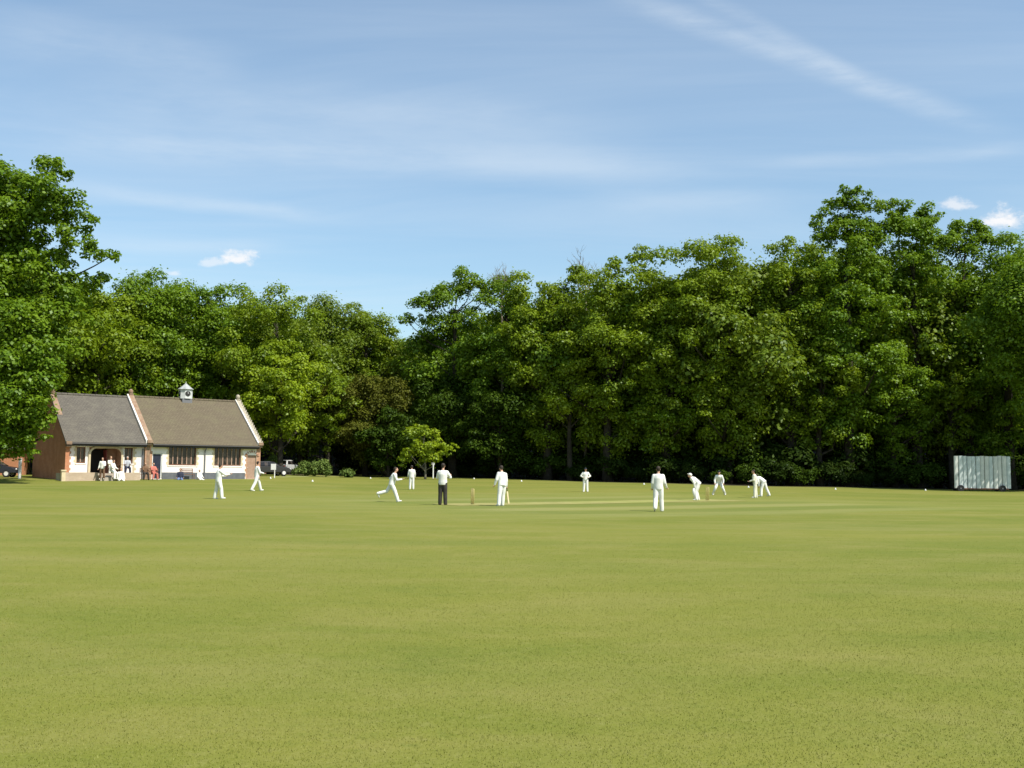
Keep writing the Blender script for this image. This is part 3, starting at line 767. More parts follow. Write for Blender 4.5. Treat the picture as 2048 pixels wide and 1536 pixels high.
xa, xb, zt_, zb_ = 1.88, 4.72, 2.62, .45
inner = [(xa+.17, zb_), (xa+.17, zt_-.65)] + [(xa+.17+.5*(1-math.cos(t)), zt_-.65+.5*math.sin(t)) for t in [PI/2*k/6 for k in range(1, 7)]]
inner += [(xb-.17-.5*(1-math.cos(t)), zt_-.65+.5*math.sin(t)) for t in [PI/2*k/6 for k in range(6, 0, -1)]] + [(xb-.17, zt_-.65), (xb-.17, zb_)]
outer = [(xa, zb_), (xa, zt_-.65)] + [(xa+.65*(1-math.cos(t)), zt_-.65+.65*math.sin(t)) for t in [PI/2*k/6 for k in range(1, 7)]]
outer += [(xb-.65*(1-math.cos(t)), zt_-.65+.65*math.sin(t)) for t in [PI/2*k/6 for k in range(6, 0, -1)]] + [(xb, zt_-.65), (xb, zb_)]
for i in range(len(inner)-1): mb.prism([inner[i], inner[i+1], outer[i+1], outer[i]], 1, .12, .245)
mb.build('porch_arch', M['stone'], PAV)
# terrace with low wall
mb = MB(); mb.box(-.6, 5.2, -2.1, .24, -.4, .45); mb.build('terrace', M['concrete'], PAV)
mb = MB(); mb.box(-.75, 1.9, -2.35, -2.11, -.4, .52); mb.box(3.6, 5.3, -2.35, -2.11, -.4, .52); tw = mb.build('terrace_wall', M['tanbrick'], PAV)
mb = MB(); mb.box(-.92, -.62, -2.45, -2.15, -.4, .60); mb.box(-.97, -.57, -2.5, -2.1, .601, .72); mb.build('terrace_pillar', M['stone'], PAV)
mb = MB(); mb.box(1.92, 3.58, -2.55, -2.11, -.4, .30); mb.box(1.92, 3.58, -2.95, -2.551, -.4, .15); mb.build('steps', M['concrete'], PAV)
# clock turret
cx, cy = 11.75, W_/2
cp = None
mb = MB(); mb.box(cx-.46, cx+.46, cy-.46, cy+.46, RG-.6, RG+.18); cp = mb.build('clock_turret', M['pipe'], PAV)
mb = MB(); mb.box(cx-.53, cx+.53, cy-.53, cy+.53, RG-.68, RG-.36); mb.build('base_flashing', M['coping'], cp)
mb = MB(); o8 = [(cx+.60*math.cos(PI/8+k*PI/4), cy+.60*math.sin(PI/8+k*PI/4)) for k in range(8)]
mb.prism(o8, 2, RG+.181, RG+1.02); mb.build('lantern', M['screen3'], cp)
mb = MB(); n8 = 8
e1 = [(cx+.72*math.cos(PI/8+k*PI/4), cy+.72*math.sin(PI/8+k*PI/4), RG+1.02) for k in range(8)]
e2 = [(cx+.34*math.cos(PI/8+k*PI/4), cy+.34*math.sin(PI/8+k*PI/4), RG+1.32) for k in range(8)]
mb.add(e1+e2+[(cx,cy,RG+1.60)], [tuple(range(8))] + [(k,(k+1)%8,8+(k+1)%8,8+k) for k in range(8)] + [(8+k,8+(k+1)%8,16) for k in range(8)])
mb.tube([(cx,cy,RG+1.56),(cx,cy,RG+1.74)], [.05,.02], 6)
mb.build('turret_roof', M['leadgrey'], cp)
for ang in (-PI/2, 0, PI, PI/2):
    dv = Vector((math.cos(ang), math.sin(ang), 0)); ap = .60*math.cos(PI/8)
    c = Vector((cx, cy, RG+.62)) + dv*(ap+.001)
    mb = MB(); mb.tube([c, c+dv*.03], .24, 18); cf = mb.build('clock_face', M['gutter'], cp)
    sv = Vector((-dv.y, dv.x, 0)); mb = MB(); mb.bar(c+dv*.038, c+dv*.038+Vector((0,0,.18)), .03, .01); mb.bar(c+dv*.038, c+dv*.038+sv*.12+Vector((0,0,-.05)), .03, .01)
    mb.build('hands', M['postw'], cf)

def pav(x, y, z=0):
    v = Matrix.Rotation(TH, 3, 'Z') @ Vector((x*.978, y, z)); return Vector((P0.x, P0.y, PZ)) + v

# brick outbuilding at the far left
OB = empty('brick_outbuilding', gxy(-60, 97), R(10)); tag(OB, 'low brick outbuilding in shade under the oak at the far left', 'outbuilding')
mb = MB(); wall_xz(mb, -4, 4, -.3, 2.3, 0, .3, [(1.0, 2.0, .02, 2.0), (-2.4, -1.0, 1.0, 1.9)]); mb.box(-4, -3.7, .301, 4, -.3, 2.3); mb.box(3.7, 4, .301, 4, -.3, 2.3); mb.box(-3.699, 3.699, 3.7, 4, -.3, 2.3); mb.build('wall', M['brick'], OB)
mb = MB(); mb.prism([(-.4, 2.31), (4.3, 2.31), (2.0, 3.5)], 0, -4.2, 4.2); mb.build('roof', M['roofL'], OB)
mb = MB(); mb.box(1.03, 1.97, .1, .15, .02, 1.98); mb.build('door', M['frame'], OB)
mb = MB(); mb.box(-2.37, -1.03, .12, .14, 1.03, 1.87); mb.build('window', M['glass'], OB)

# ------------------------------------------------------------------ sight screen
sp = ground_at(1966, 983)
SSW = 110/FPX*sp.y; SSH = 70/FPX*sp.y
SC = empty('sight_screen', sp, R(-4)); tag(SC, 'white slatted sight screen on wheels standing in front of the trees', 'sight screen')
M['screen'] = noisy('shade_greyed_white', (.58, .62, .60), (.46, .51, .50), 2.5, .8, .2)  # board whites greyed in the colour to deepen the tree shade on them
M['screen2'] = noisy('shade_greyed_cream', (.62, .62, .57), (.50, .52, .48), 2.5, .8, .2)
nb = 13; bw = SSW/nb
mA = MB()
for i in range(nb):
    x0 = -SSW/2 + i*bw; mA.cur = 0 if rg.random() < .6 else 1
    dy = (0, -.05)[i % 2]; top = SSH + rg.uniform(-.05, .05)
    mA.prism([(x0+.012, dy+.02), (x0+.10, dy-.03), (x0+bw-.10, dy-.03), (x0+bw-.012, dy+.02), (x0+bw-.012, dy+.045), (x0+.012, dy+.045)], 2, .28 + rg.uniform(-.02,.02), top)
mA.build('boards', [M['screen'], M['screen2']], SC)
mb = MB()
for z in (.35, SSH*.5, SSH-.25): mb.box(-SSW/2+.05, SSW/2-.05, .05, .12, z, z+.10)
for x in (-SSW/2+.4, 0, SSW/2-.4):
    mb.bar((x, .16, .2), (x, .16, SSH-.2), .08); mb.bar((x, .16, SSH*.75), (x, 1.3, .25), .07); mb.bar((x, .16, .25), (x, 1.3, .25), .08)
mb.bar((-SSW/2+.2, .0, .24), (SSW/2-.2, .0, .24), .10)
mb.build('frame', M['frame'], SC)
for x in (-SSW/2+.55, SSW/2-.75):
    for y in (-.14, 1.3):
        mb = MB(); mb.tube([(x-.05+.0, y-.05, .27), (x-.05, y+.05, .27)], .27 if y > 0 else .30, 18); w_ = mb.build('wheel', M['rubber'], SC)
        mb = MB(); mb.tube([(x-.05, y-.07, .27), (x-.05, y+.07, .27)], .07, 10); mb.build('hub', M['pipe'], w_)

# ------------------------------------------------------------------ wickets, posts, markers
def wicket(p, ang, label):
    r = empty('wicket', (p.x, p.y, p.z+.01), ang); tag(r, label, 'wicket')
    for i in (-1, 0, 1):
        mb = MB(); mb.tube([(0, i*.10, -.05), (0, i*.10, .68), (0, i*.10, .711)], [.022, .022, .018], 10); mb.build('stump', M['stump'], r, smooth=True)
    for i in (0, 1):
        mb = MB(); mb.tube([(0, -.10+i*.10+.004, .722), (0, i*.10-.004, .722)], .010, 6); mb.build('bail', M['stump'], r)
wicket(W1, PANG+R(0), "set of stumps at the bowler's end, left of the leaning batsman")
wicket(W2, PANG+R(0), 'set of stumps between the stooping batsman and the wicketkeeper')

def post(px, py, hpx, r_, label, head=None, Yf=None):
    p = ground_at(px, py) if Yf is None else gxy(px, Yf); h = hpx/FPX*p.y
    mb = MB(); mb.tube([(0,0,-.1), (0,0,h)], r_, 10)
    if head: mb.box(-head[0]/2, head[0]/2, -.03, .03, h-head[1], h+.02)
    o = mb.build('post', M['postw'], smooth=False); o.location = p; tag(o, label, 'post'); return o
post(866, 957, 31, .07, 'white post with a small square cap beside the small bright tree', (.28, .22))
post(39, 957, 40, .13, 'white post in front of the left brick end of the pavilion')
# notice board right of the pavilion
nb_ = empty('notice_board', gxy(549, 100), 0); tag(nb_, 'white notice board on a post right of the pavilion', 'sign')
mb = MB(); mb.tube([(0,0,-.1),(0,0,1.25)], .045, 8); mb.build('leg', M['postw'], nb_)
mb = MB(); mb.box(-.34, .12, -.05, .0, .75, 1.3); mb.build('board', M['postw'], nb_)
rgm = random.Random(2)
mk = None
for (px, py) in ((118, 958), (139, 959), (541, 957), (625, 963), (741, 957), (948, 958), (1043, 963), (1288, 969), (1497, 975), (1671, 979), (1851, 981)):
    p = ground_at(px, py)
    if mk is None:
        mb = MB(); mb.tube([(0,0,-.02),(0,0,.03)], [.10,.10], 12); mb.tube([(0,0,.03),(0,0,.14)], [.07,.03], 12); o = mk = mb.build('boundary_marker', M['postw'])
    else: o = mk.copy(); COL.objects.link(o)
    o.location = p; o.rotation_euler = (0,0,rgm.random()*3)
    tag(o, 'small white marker standing on the boundary line', 'marker', 'white boundary markers')

# ------------------------------------------------------------------ cars
def car(loc, rz, paint, label):
    r = empty('parked_car', loc, rz); tag(r, label, 'car')
    mp = mat('car_paint', paint, .25, .5)
    # side profile (x along length, z up), front at +x
    low = [(-2.05,.35),(-2.08,.75),(-2.0,.92),(-1.85,.98),(1.0,.95),(1.75,.82),(2.05,.66),(2.08,.35)]
    mb = MB(); mb.prism([(x,z) for x, z in low], 1, -.84, .84)
    # cabin, tapered
    cab = [(-1.88,.97),(-1.45,1.40),(-.2,1.45),(.25,1.38),(1.0,.95)]
    n = len(cab); vs = []
    for sgn in (-1, 1):
        for x, z in cab: vs.append((x, sgn*(.82 if z < 1.1 else .66), z))
    mb.add(vs, [tuple(range(n)), tuple(range(2*n-1, n-1, -1))] + [(i, i+1, n+i+1, n+i) for i in range(n-1)] + [(n-1,0,n,2*n-1)])
    b = mb.build('body', mp, r)
    bv = b.modifiers.new('bevel', 'BEVEL'); bv.width = .06; bv.segments = 3; bv.limit_method = 'ANGLE'
    for sgn in (-1, 1):
        for (a, c, d, e) in ((-1.62,-1.3,-.42,-.42), (-.34,-.34,.18,.72)):
            y0 = sgn*.828; y1 = sgn*.69
            mb = MB(); mb.add([(a,y0,1.0),(e,y0,1.0),(d,y1,1.36),(c,y1,1.36)], [(0,1,2,3)])
            for v in range(4): mb.v[v] = (mb.v[v][0], mb.v[v][1]+sgn*.012, mb.v[v][2])
            o_ = mb.build('side_window', M['glass'], r); sm = o_.modifiers.new('s', 'SOLIDIFY'); sm.thickness = .01
    mb = MB(); mb.add([(.30,-.62,1.385),(.30,.62,1.385),(.99,.76,.985),(.99,-.76,.985)], [(0,1,2,3)]); o_ = mb.build('windscreen', M['glass'], r); sm = o_.modifiers.new('s', 'SOLIDIFY'); sm.thickness = .02; sm.offset = 0
    mb = MB(); mb.add([(-1.50,-.62,1.37),(-1.50,.62,1.37),(-1.90,.74,1.0),(-1.90,-.74,1.0)], [(0,1,2,3)]); o_ = mb.build('rear_window', M['glass'], r); sm = o_.modifiers.new('s', 'SOLIDIFY'); sm.thickness = .04; sm.offset = 0
    for x in (-1.3, 1.3):
        for y in (-.78, .78):
            mb = MB(); mb.tube([(x, y-.1, .31), (x, y+.1, .31)], .31, 20); w_ = mb.build('wheel', M['rubber'], r)
            mb = MB(); mb.tube([(x, y-.105, .31), (x, y+.105, .31)], .18, 14); mb.build('rim', M['coping'], w_)
    for y in (-.6, .6):
        mb = MB(); mb.ell((2.03, y, .68), (.06,.17,.08)); mb.build('headlight', M['coping'], r)
        mb = MB(); mb.ell((-2.05, y, .78), (.04,.14,.09)); mb.build('tail_light', M['red'], r)
    return r
car(gxy(-14, 92), R(8), (.022,.022,.03), 'dark car parked under the oak left of the pavilion')
car(gxy(536, 107), R(35), (.03,.028,.028), 'dark car parked against the right end of the pavilion')
car(gxy(572, 117), R(80), (.5,.5,.48), 'pale car parked between the pavilion and the rounded hedge')

# ------------------------------------------------------------------ people
def remesh(mbs, voxel, name, mats, parent, smooth_iter=4):
    me = mbs.mesh(name, mats, True)
    bm = bmesh.new(); bm.from_mesh(me); bmesh.ops.recalc_face_normals(bm, faces=bm.faces); bm.to_mesh(me); bm.free()
    tmp = bpy.data.objects.new('tmp', me); COL.objects.link(tmp)
    md = tmp.modifiers.new('r', 'REMESH'); md.mode = 'VOXEL'; md.voxel_size = voxel; md.use_smooth_shade = True
    sm = tmp.modifiers.new('s', 'SMOOTH'); sm.iterations = smooth_iter; sm.factor = .5
    dg = bpy.context.evaluated_depsgraph_get(); dg.update()
    out = bpy.data.meshes.new_from_object(tmp.evaluated_get(dg)); bpy.data.objects.remove(tmp)
    out.name = name
    if not out.materials: out.materials.append(mats if not isinstance(mats, (list,tuple)) else mats[0])
    return out
def cap_tube(mb, pts, rad, n=12, sq=1.0):
    """tapered limb with rounded ends"""
    pts = [Vector(p) for p in pts]
    mb.tube(pts, rad, n)
    for p, r in zip(pts, rad): mb.ell(p, (r, r, r), 10, 6)
def torso(mb, pts, rx, ry, side, n=14):
    """elliptical trunk, side = unit left-right vector"""
    o = len(mb.v); pts = [Vector(p) for p in pts]
    for i, p in enumerate(pts):
        d = (pts[min(i+1, len(pts)-1)]-pts[max(i-1, 0)]).normalized(); f = d.cross(side).normalized()
        for k in range(n):
            t = 2*PI*k/n; mb.v.append(tuple(p + side*(rx[i]*math.cos(t)) + f*(ry[i]*math.sin(t))))
    for i in range(len(pts)-1):
        for k in range(n): mb.f.append((o+i*n+k, o+i*n+(k+1) % n, o+(i+1)*n+(k+1) % n, o+(i+1)*n+k)); mb.mi.append(mb.cur)
    mb.f.append(tuple(o+k for k in range(n))[::-1]); mb.mi.append(mb.cur)
    e = o+(len(pts)-1)*n; mb.f.append(tuple(e+k for k in range(n))); mb.mi.append(mb.cur)

def person(loc, rz, label, pose, H=1.78, shirt='white', trousers='white', hair='hairdark', cap=None, shoes='white', group=None,
           pads=False, sleeves='long', seat=None, seed=0, helmet=False):
    root = empty('person', loc, rz); tag(root, label, 'person', group)
    k = H/1.78; P = dict(lean=0, side=0, head=0, turn=0, L=(5,4,5), Rr=(5,4,5), aL=(5,10,15,0), aR=(5,10,15,0)); P.update(pose)
    Rt = Matrix.Rotation(R(P['side']), 3, 'Y') @ Matrix.Rotation(-R(P['lean']), 3, 'X')
    pel = Vector((0,0,0)); up = Rt @ Vector((0,0,1)); sd = Rt @ Vector((1,0,0)); fw = Rt @ Vector((0,1,0))
    # the back rounds when the figure stoops
    bend = R(P['lean'])*.35
    wa = pel + (Rt @ Matrix.Rotation(bend*.6, 3, 'X') @ Vector((0,0,.16)))*k
    ch = wa + up*.20*k; Rn = Rt @ Matrix.Rotation(-bend*.5, 3, 'X')
    nk = ch + (Rn @ Vector((0,0,.17)))*k
    sh = {s: nk + (Rn @ Vector((s*.172, 0, -.078)))*k for s in (-1, 1)}
    Rh = Matrix.Rotation(R(P['turn']), 3, 'Z') @ Matrix.Rotation(-R(P['head']), 3, 'X')
    hd = nk + (Rn @ Vector((0, .015, .06)))*k + (Rh @ Vector((0,.025,.125)))*k
    legs = {}
    for s, key in ((-1, 'L'), (1, 'Rr')):
        a, ab, kf = P[key][:3]; hp = pel + Vector((s*.092, 0, -.03))*k
        ar, abr = R(a), R(ab)
        td = Vector((s*math.sin(abr), math.sin(ar)*math.cos(abr), -math.cos(ar)*math.cos(abr)))
        kn = hp + td*.43*k; ar2 = R(a-kf)
        abk = abr*(P[key][3] if len(P[key]) > 3 else 1)
        sdn = Vector((s*math.sin(abk), math.sin(ar2)*math.cos(abk), -math.cos(ar2)*math.cos(abk)))
        an = kn + sdn*.42*k
        fp = R(a-kf) if abs(a-kf) > 35 else R((a-kf))*.4
        fd = Vector((s*.12, math.cos(fp), math.sin(fp))).normalized()
        legs[s] = (hp, kn, an, fd)
    zmin = min((l[2] + Vector((0,0,-.075*k))).z if l[3].z > -.2 else (l[2]+l[3]*.17*k).z-.03*k for l in legs.values())
    off = Vector((0,0,-zmin)) if seat is None else Vector((0,0,seat+.10*k))
    T = lambda v: v+off
    arms = {}
    for s, key in ((-1, 'aL'), (1, 'aR')):
        a, b_, e, inn = P[key]
        u_ = Rt @ Vector((s*math.sin(R(b_)), math.sin(R(a))*math.cos(R(b_)), -math.cos(R(a))*math.cos(R(b_))))
        el = sh[s] + u_*.285*k
        f_ = Rt @ Vector((s*math.sin(R(b_-inn)), math.sin(R(a+e))*math.cos(R(b_-inn)), -math.cos(R(a+e))*math.cos(R(b_-inn))))
        wr = el + f_*.25*k; arms[s] = (sh[s], el, wr, f_)
    # ---- body
    mb = MB()
    torso(mb, [T(pel-up*.07*k), T(pel), T(wa), T(ch), T(nk-up*.03*k), T(nk)], [.12*k,.15*k,.125*k,.155*k,.13*k,.055*k], [.09*k,.105*k,.09*k,.105*k,.075*k,.05*k], sd)
    cap_tube(mb, [T(nk-up*.02*k), T(nk+(hd-nk)*.6)], [.056*k, .052*k])
    for s in (-1, 1):
        hp, kn, an, fd = legs[s]
        cap_tube(mb, [T(hp), T(hp*.5+kn*.5), T(kn), T(kn*.65+an*.35), T(an)], [.088*k,.074*k,.054*k,.055*k,.036*k])
        cap_tube(mb, [T(an), T(an+fd*.10*k-Vector((0,0,.045*k))), T(an+fd*.17*k-Vector((0,0,.05*k)))], [.036*k,.034*k,.024*k])
        a0, el, wr, f_ = arms[s]
        cap_tube(mb, [T(a0), T(a0*.5+el*.5), T(el), T(el*.7+wr*.3), T(wr)], [.052*k,.044*k,.036*k,.036*k,.025*k])
        pl = wr + f_*.085*k; mb.ell(T(wr+f_*.045*k), (.036*k,.020*k,.05*k), 10, 8, f_.to_track_quat('Z', 'Y').to_matrix())
    # head with jaw, nose, ears
    hc = T(hd)
    mb.ell(hc + Rh@Vector((0,-.008,.018))*k, (.076*k,.094*k,.100*k), 16, 12, Rh)
    mb.ell(hc + Rh@Vector((0,.026,-.052))*k, (.055*k,.062*k,.062*k), 12, 8, Rh)
    mb.ell(hc + Rh@Vector((0,.095,-.012))*k, (.014*k,.02*k,.026*k), 8, 6, Rh)
    for s in (-1, 1): mb.ell(hc + Rh@Vector((s*.078,-.005,-.005))*k, (.012*k,.02*k,.032*k), 8, 6, Rh)
    bm_ = remesh(mb, .014*k, 'body', [M['skin']], root, 3)
    mf = MB()
    for s in (-1, 1):
        f_ = arms[s][3]; wr = arms[s][2]; q_ = f_.to_track_quat('Z', 'Y').to_matrix()
        for i, ln in enumerate((.062, .072, .068, .054)):
            b0 = wr + f_*.075*k + q_@Vector(((i-1.5)*.019, 0, 0))*k
            b1 = b0 + (f_*.8 + q_@Vector((0,.5,0))).normalized()*ln*.5*k; b2_ = b1 + (f_*.45 + q_@Vector((0,.85,0))).normalized()*ln*.5*k
            mf.tube([T(b0), T(b1), T(b2_)], [.0095*k, .0088*k, .0065*k], 7)
        t0 = wr + f_*.03*k + q_@Vector((s*-.030,0,0))*k; t1 = t0 + (f_*.7 + q_@Vector((s*-.7,.3,0))).normalized()*.034*k; t2 = t1 + (f_ + q_@Vector((0,.5,0))).normalized()*.028*k
        mf.tube([T(t0), T(t1), T(t2)], [.012*k,.0105*k,.008*k], 7)
        e_ = hc + Rh@Vector((s*.031,.083,.008))*k
        mf.cur = 1; mf.ell(e_, (.011*k,.006*k,.007*k), 8, 6, Rh); mf.cur = 0
    mf.cur = 2; mf.ell(hc + Rh@Vector((0,.087,-.052))*k, (.024*k,.006*k,.007*k), 8, 6, Rh)
    bm = bmesh.new(); bm.from_mesh(bm_); m2 = mf.mesh('t', M['skin'], True); bm.from_mesh(m2); 
    bm.to_mesh(bm_); bm.free(); bm_.materials.clear()
    for mm in (M['skin'], M['eye'], M['lip']): bm_.materials.append(mm)
    body = link('body', bm_, root)
    # ---- shirt
    mb = MB(); rr = random.Random(seed)
    torso(mb, [T(pel-up*.10*k), T(pel), T(wa), T(ch), T(nk-up*.035*k), T(nk+up*.012*k)], [.195*k,.198*k,.188*k,.212*k,.180*k,.074*k], [.145*k,.155*k,.15*k,.158*k,.118*k,.068*k], sd)
    for s in (-1, 1):
        a0, el, wr, f_ = arms[s]
        if sleeves == 'long': cap_tube(mb, [T(a0), T(a0*.5+el*.5), T(el), T(wr-f_*.01*k)], [.084*k,.078*k,.068*k,.046*k])
        else: cap_tube(mb, [T(a0), T(a0*.35+el*.65)], [.074*k,.068*k])
    link('shirt', remesh(mb, .016*k, 'shirt', [M[shirt]], root, 8), root)
    # ---- trousers
    mb = MB(); torso(mb, [T(pel-up*.11*k), T(pel-up*.02*k), T(pel+up*.09*k)], [.15*k,.162*k,.145*k], [.115*k,.122*k,.112*k], sd)
    for s in (-1, 1):
        hp, kn, an, fd = legs[s]; dn = (an-kn).normalized()
        cap_tube(mb, [T(hp+Vector((s*-.008,0,.02))*k), T(hp*.5+kn*.5), T(kn), T(an-dn*.1*k), T(an+dn*.015*k)], [.118*k,.106*k,.092*k,.086*k,.080*k])
    tr = link('trousers', remesh(mb, .016*k, 'trousers', [M[trousers]], root, 4), root)
    for s in (-1, 1):
        hp, kn, an, fd = legs[s]; dn = (an-kn).normalized()
        q_ = fd.to_track_quat('Y', 'Z').to_matrix()
        mb = MB(); c_ = T(an) - Vector((0,0,.035*k)); mb.ell(c_+fd*.055*k, (.05*k,.145*k,.042*k), 12, 8, q_); mb.ell(c_-fd*.02*k+Vector((0,0,.02))*k, (.047*k,.06*k,.05*k), 10, 8, q_)
        mb.build('shoe', M[shoes], root, smooth=True)
        if pads:
            mb = MB(); fr = dn.cross(Vector((1,0,0))).normalized(); fr = fr if fr.y > 0 else -fr
            cap_tube(mb, [T(kn-dn*.16*k+fr*.06*k), T(kn+fr*.085*k), T(an-dn*.03*k+fr*.06*k)], [.07*k,.085*k,.07*k])
            mb.build('pad', M['white'], root, smooth=True)
    # ---- hair / cap
    mb = MB()
    if helmet or cap:
        nm = 'helmet' if helmet else 'cap'; mt = M['white'] if helmet else M[cap]
        mb.ell(hc + Rh@Vector((0,-.008,.045))*k, (.092*k,.108*k,.090*k), 16, 10, Rh)
        mb.ell(hc + Rh@Vector((0,.11,.045))*k, (.066*k,.06*k,.012*k), 12, 6, Rh)
        mb.build(nm, mt, root, smooth=True)
    if not helmet:
        mb = MB(); mb.ell(hc + Rh@Vector((0,-.025,.036))*k, (.087*k,.096*k,.096*k), 16, 10, Rh); mb.ell(hc + Rh@Vector((0,-.055,-.015))*k, (.07*k,.05*k,.065*k), 12, 8, Rh)
        mb.build('hair', M[hair], root, smooth=True)
    root['_hand'] = 0
    del root['_hand']
    hands = {s: T(arms[s][2] + arms[s][3]*.09*k) for s in (-1, 1)}
    Mw = Matrix.Translation(loc) @ Matrix.Rotation(rz, 4, 'Z')
    return root, {s: Mw @ hands[s] for s in hands}

# facing: rz=0 faces away from the camera (+y); rz=90deg faces left (-x); rz=-90 faces right
def fielder(px, py, top, rz, label, pose, **kw):
    p = ground_at(px, py)
    if top: kw['H'] = max(1.62, min(1.92, (at(px, top, p.y).z - p.z)/kw.pop('hf', 1.0)))
    print('person', px, [round(c, 2) for c in p], round(kw.get('H', 1.78), 2))
    return person((p.x, p.y, p.z), R(rz), label, pose, **kw)
fielder(436, 998, 927, -55, 'fielder in whites left of the pavilion arch, hands held out to the right', dict(lean=4, L=(-6,6,4), Rr=(14,6,10), aL=(35,5,60,15), aR=(55,8,45,10), head=5), seed=1)
fielder(513, 982, 921, -60, 'fielder in whites striding in front of the tan arched door', dict(lean=3, L=(24,3,8), Rr=(-18,3,10), aL=(-10,8,30,0), aR=(20,10,60,15)), seed=2)
fielder(783, 1004, 931, -82, 'running bowler in whites with one leg stretched out behind', dict(lean=17, L=(-34,4,42), Rr=(24,3,6), aL=(-30,15,70,10), aR=(40,12,75,15), head=-8), seed=3, shoes='white')
fielder(823, 979, 931, 10, 'distant fielder in whites standing under the small bright tree', dict(aL=(8,14,20,10), aR=(8,14,20,10), L=(3,2,3), Rr=(2,2,2)), seed=4, cap='capdark')
fielder(885, 1010, 927, -12, 'umpire in white coat and black trousers standing behind the stumps', dict(aL=(25,22,95,55), aR=(25,28,85,45), L=(2,2,2), Rr=(2,2,2)), trousers='black', shoes='black', seed=5)
_, hn = fielder(1004, 1012, 931, 32, 'non-striking batsman leaning forward right of the stumps', dict(lean=13, side=6, L=(-4,8,2), Rr=(6,-2,4), aL=(12,16,20,10), aR=(6,14,12,5), head=12), seed=6, hf=.99)
hR = hn[1]
fielder(1171, 984, 936, 180, 'distant fielder in whites facing the camera with hands on hips', dict(aL=(0,38,60,75), aR=(0,38,60,75), L=(2,3,2), Rr=(2,3,2)), seed=7, cap='capdark')
fielder(1317, 1023, 933, -6, 'nearest fielder, seen from behind, one heel lifted', dict(aL=(-6,12,38,10), aR=(-2,15,42,-4), L=(-10,3,26), Rr=(7,3,6)), seed=8)
_, hb = fielder(1397, 1001, None, 80, 'batsman in whites stooping over his bat beside the far stumps', dict(lean=54, L=(22,10,30), Rr=(14,8,28), aL=(28,5,18,12), aR=(20,5,20,12), head=-20), H=1.76, seed=9, pads=True, helmet=True)
fielder(1438, 990, None, 172, 'wicketkeeper crouching with legs wide apart behind the stumps', dict(lean=30, L=(26,20,34), Rr=(26,20,34), aL=(28,22,35,24), aR=(28,22,35,24), head=-15), H=1.74, seed=10, pads=True, cap='capdark')
fielder(1511, 996, 940, 78, 'umpire in cream standing left of the stooping slip fielder', dict(lean=8, L=(6,3,6), Rr=(-3,3,2), aL=(20,6,60,20), aR=(20,6,60,20)), shirt='cream', trousers='cream', seed=11, hf=.99)
fielder(1528, 993, None, 60, 'slip fielder in whites bent forward beside the cream-clad umpire', dict(lean=60, L=(16,8,16), Rr=(-16,10,6), aL=(40,6,20,12), aR=(30,6,30,12), head=-25), H=1.76, seed=12)

def bat(hand, tip, label):
    o = empty('cricket_bat', hand); tag(o, label, 'bat'); d = (tip-hand); L = d.length
    o.rotation_mode = 'QUATERNION'; o.rotation_quaternion = d.to_track_quat('Z', 'Y')
    mb = MB(); mb.tube([(0,0,-.18),(0,0,.13)], .018, 10); mb.build('handle', M['rubber'], o)
    mb = MB(); mb.prism([(-.054,-.008),(.054,-.008),(.054,.012),(0,.038),(-.054,.012)], 2, .13, .68); mb.build('blade', M['willow'], o)
bat(hR + Vector((.02,0,0)), hR + Vector((.10,-.05,-.6)), 'willow bat held low by the non-striking batsman')
mh = (hb[-1]+hb[1])/2
bat(mh, mh + Vector((-.12,-.05,-.6)), 'willow bat grounded by the stooping batsman')

# ---- people at the pavilion
sit = dict(lean=-4, L=(82,6,80), Rr=(84,8,82), aL=(30,8,50,15), aR=(30,8,50,15))
def pav_person(x, y, z, rz, label, pose, seat=None, **kw):
    p = pav(x, y, z); return person(tuple(p), TH+R(rz), label, pose, seat=seat, group='people in front of the pavilion', **kw)
def chair(x, y, z, rz, label, bench=0, mt='frame'):
    p = pav(x, y, z); o = empty('bench' if bench else 'chair', p, TH+R(rz)); tag(o, label, 'bench' if bench else 'chair', None if bench else 'chairs in front of the pavilion')
    w = bench or .46; s = w/2
    mb = MB(); mb.box(-s, s, -.22, .22, .40, .44); mb.build('seat', M[mt], o)
    mb = MB()
    for zz in (.58, .72, .84): mb.box(-s, s, -.24, -.21, zz, zz+.07)
    mb.build('backrest', M[mt], o)
    for sx in (-1, 1):
        for y_ in (-.2, .2):
            mb = MB(); mb.box(sx*(s-.04)-.02, sx*(s-.04)+.02, y_-.02, y_+.02, 0, .40 if y_ > 0 else .86); 
            if y_ < 0: mb.v = [(v[0], v[1]-.025, v[2]) for v in mb.v]
            mb.build('leg', M[mt], o)
    return o
# local +y of a person is the facing direction; 180 faces the field
gz = -.02
pav_person(2.05, -2.95, gz, 150, 'person in white shirt and dark trousers standing at the foot of the terrace steps', dict(aL=(20,10,60,20), aR=(5,12,10,0)), shirt='white', trousers='brown', H=1.72, seed=21)
pav_person(2.75, -3.1, gz, 215, 'person in whites half sitting beside the terrace steps', dict(lean=10, L=(60,8,62), Rr=(64,8,58), aL=(30,10,50,15), aR=(40,10,30,5)), seed=22)
chair(3.25, -1.3, .45, 180, 'chair on the terrace under the person in cream')
pav_person(3.25, -1.25, .45, 180, 'person in cream seated on the terrace in front of the dark doorway', sit, seat=.44, shirt='cream', trousers='white', hair='hairfair', seed=23)
chair(4.6, -1.3, .45, 170, 'chair on the terrace under the grey-haired person')
pav_person(4.6, -1.25, .45, 170, 'grey-haired person in grey top and navy trousers seated on the terrace', sit, seat=.44, shirt='greytop', trousers='navy', shoes='black', hair='hairgrey', seed=24)
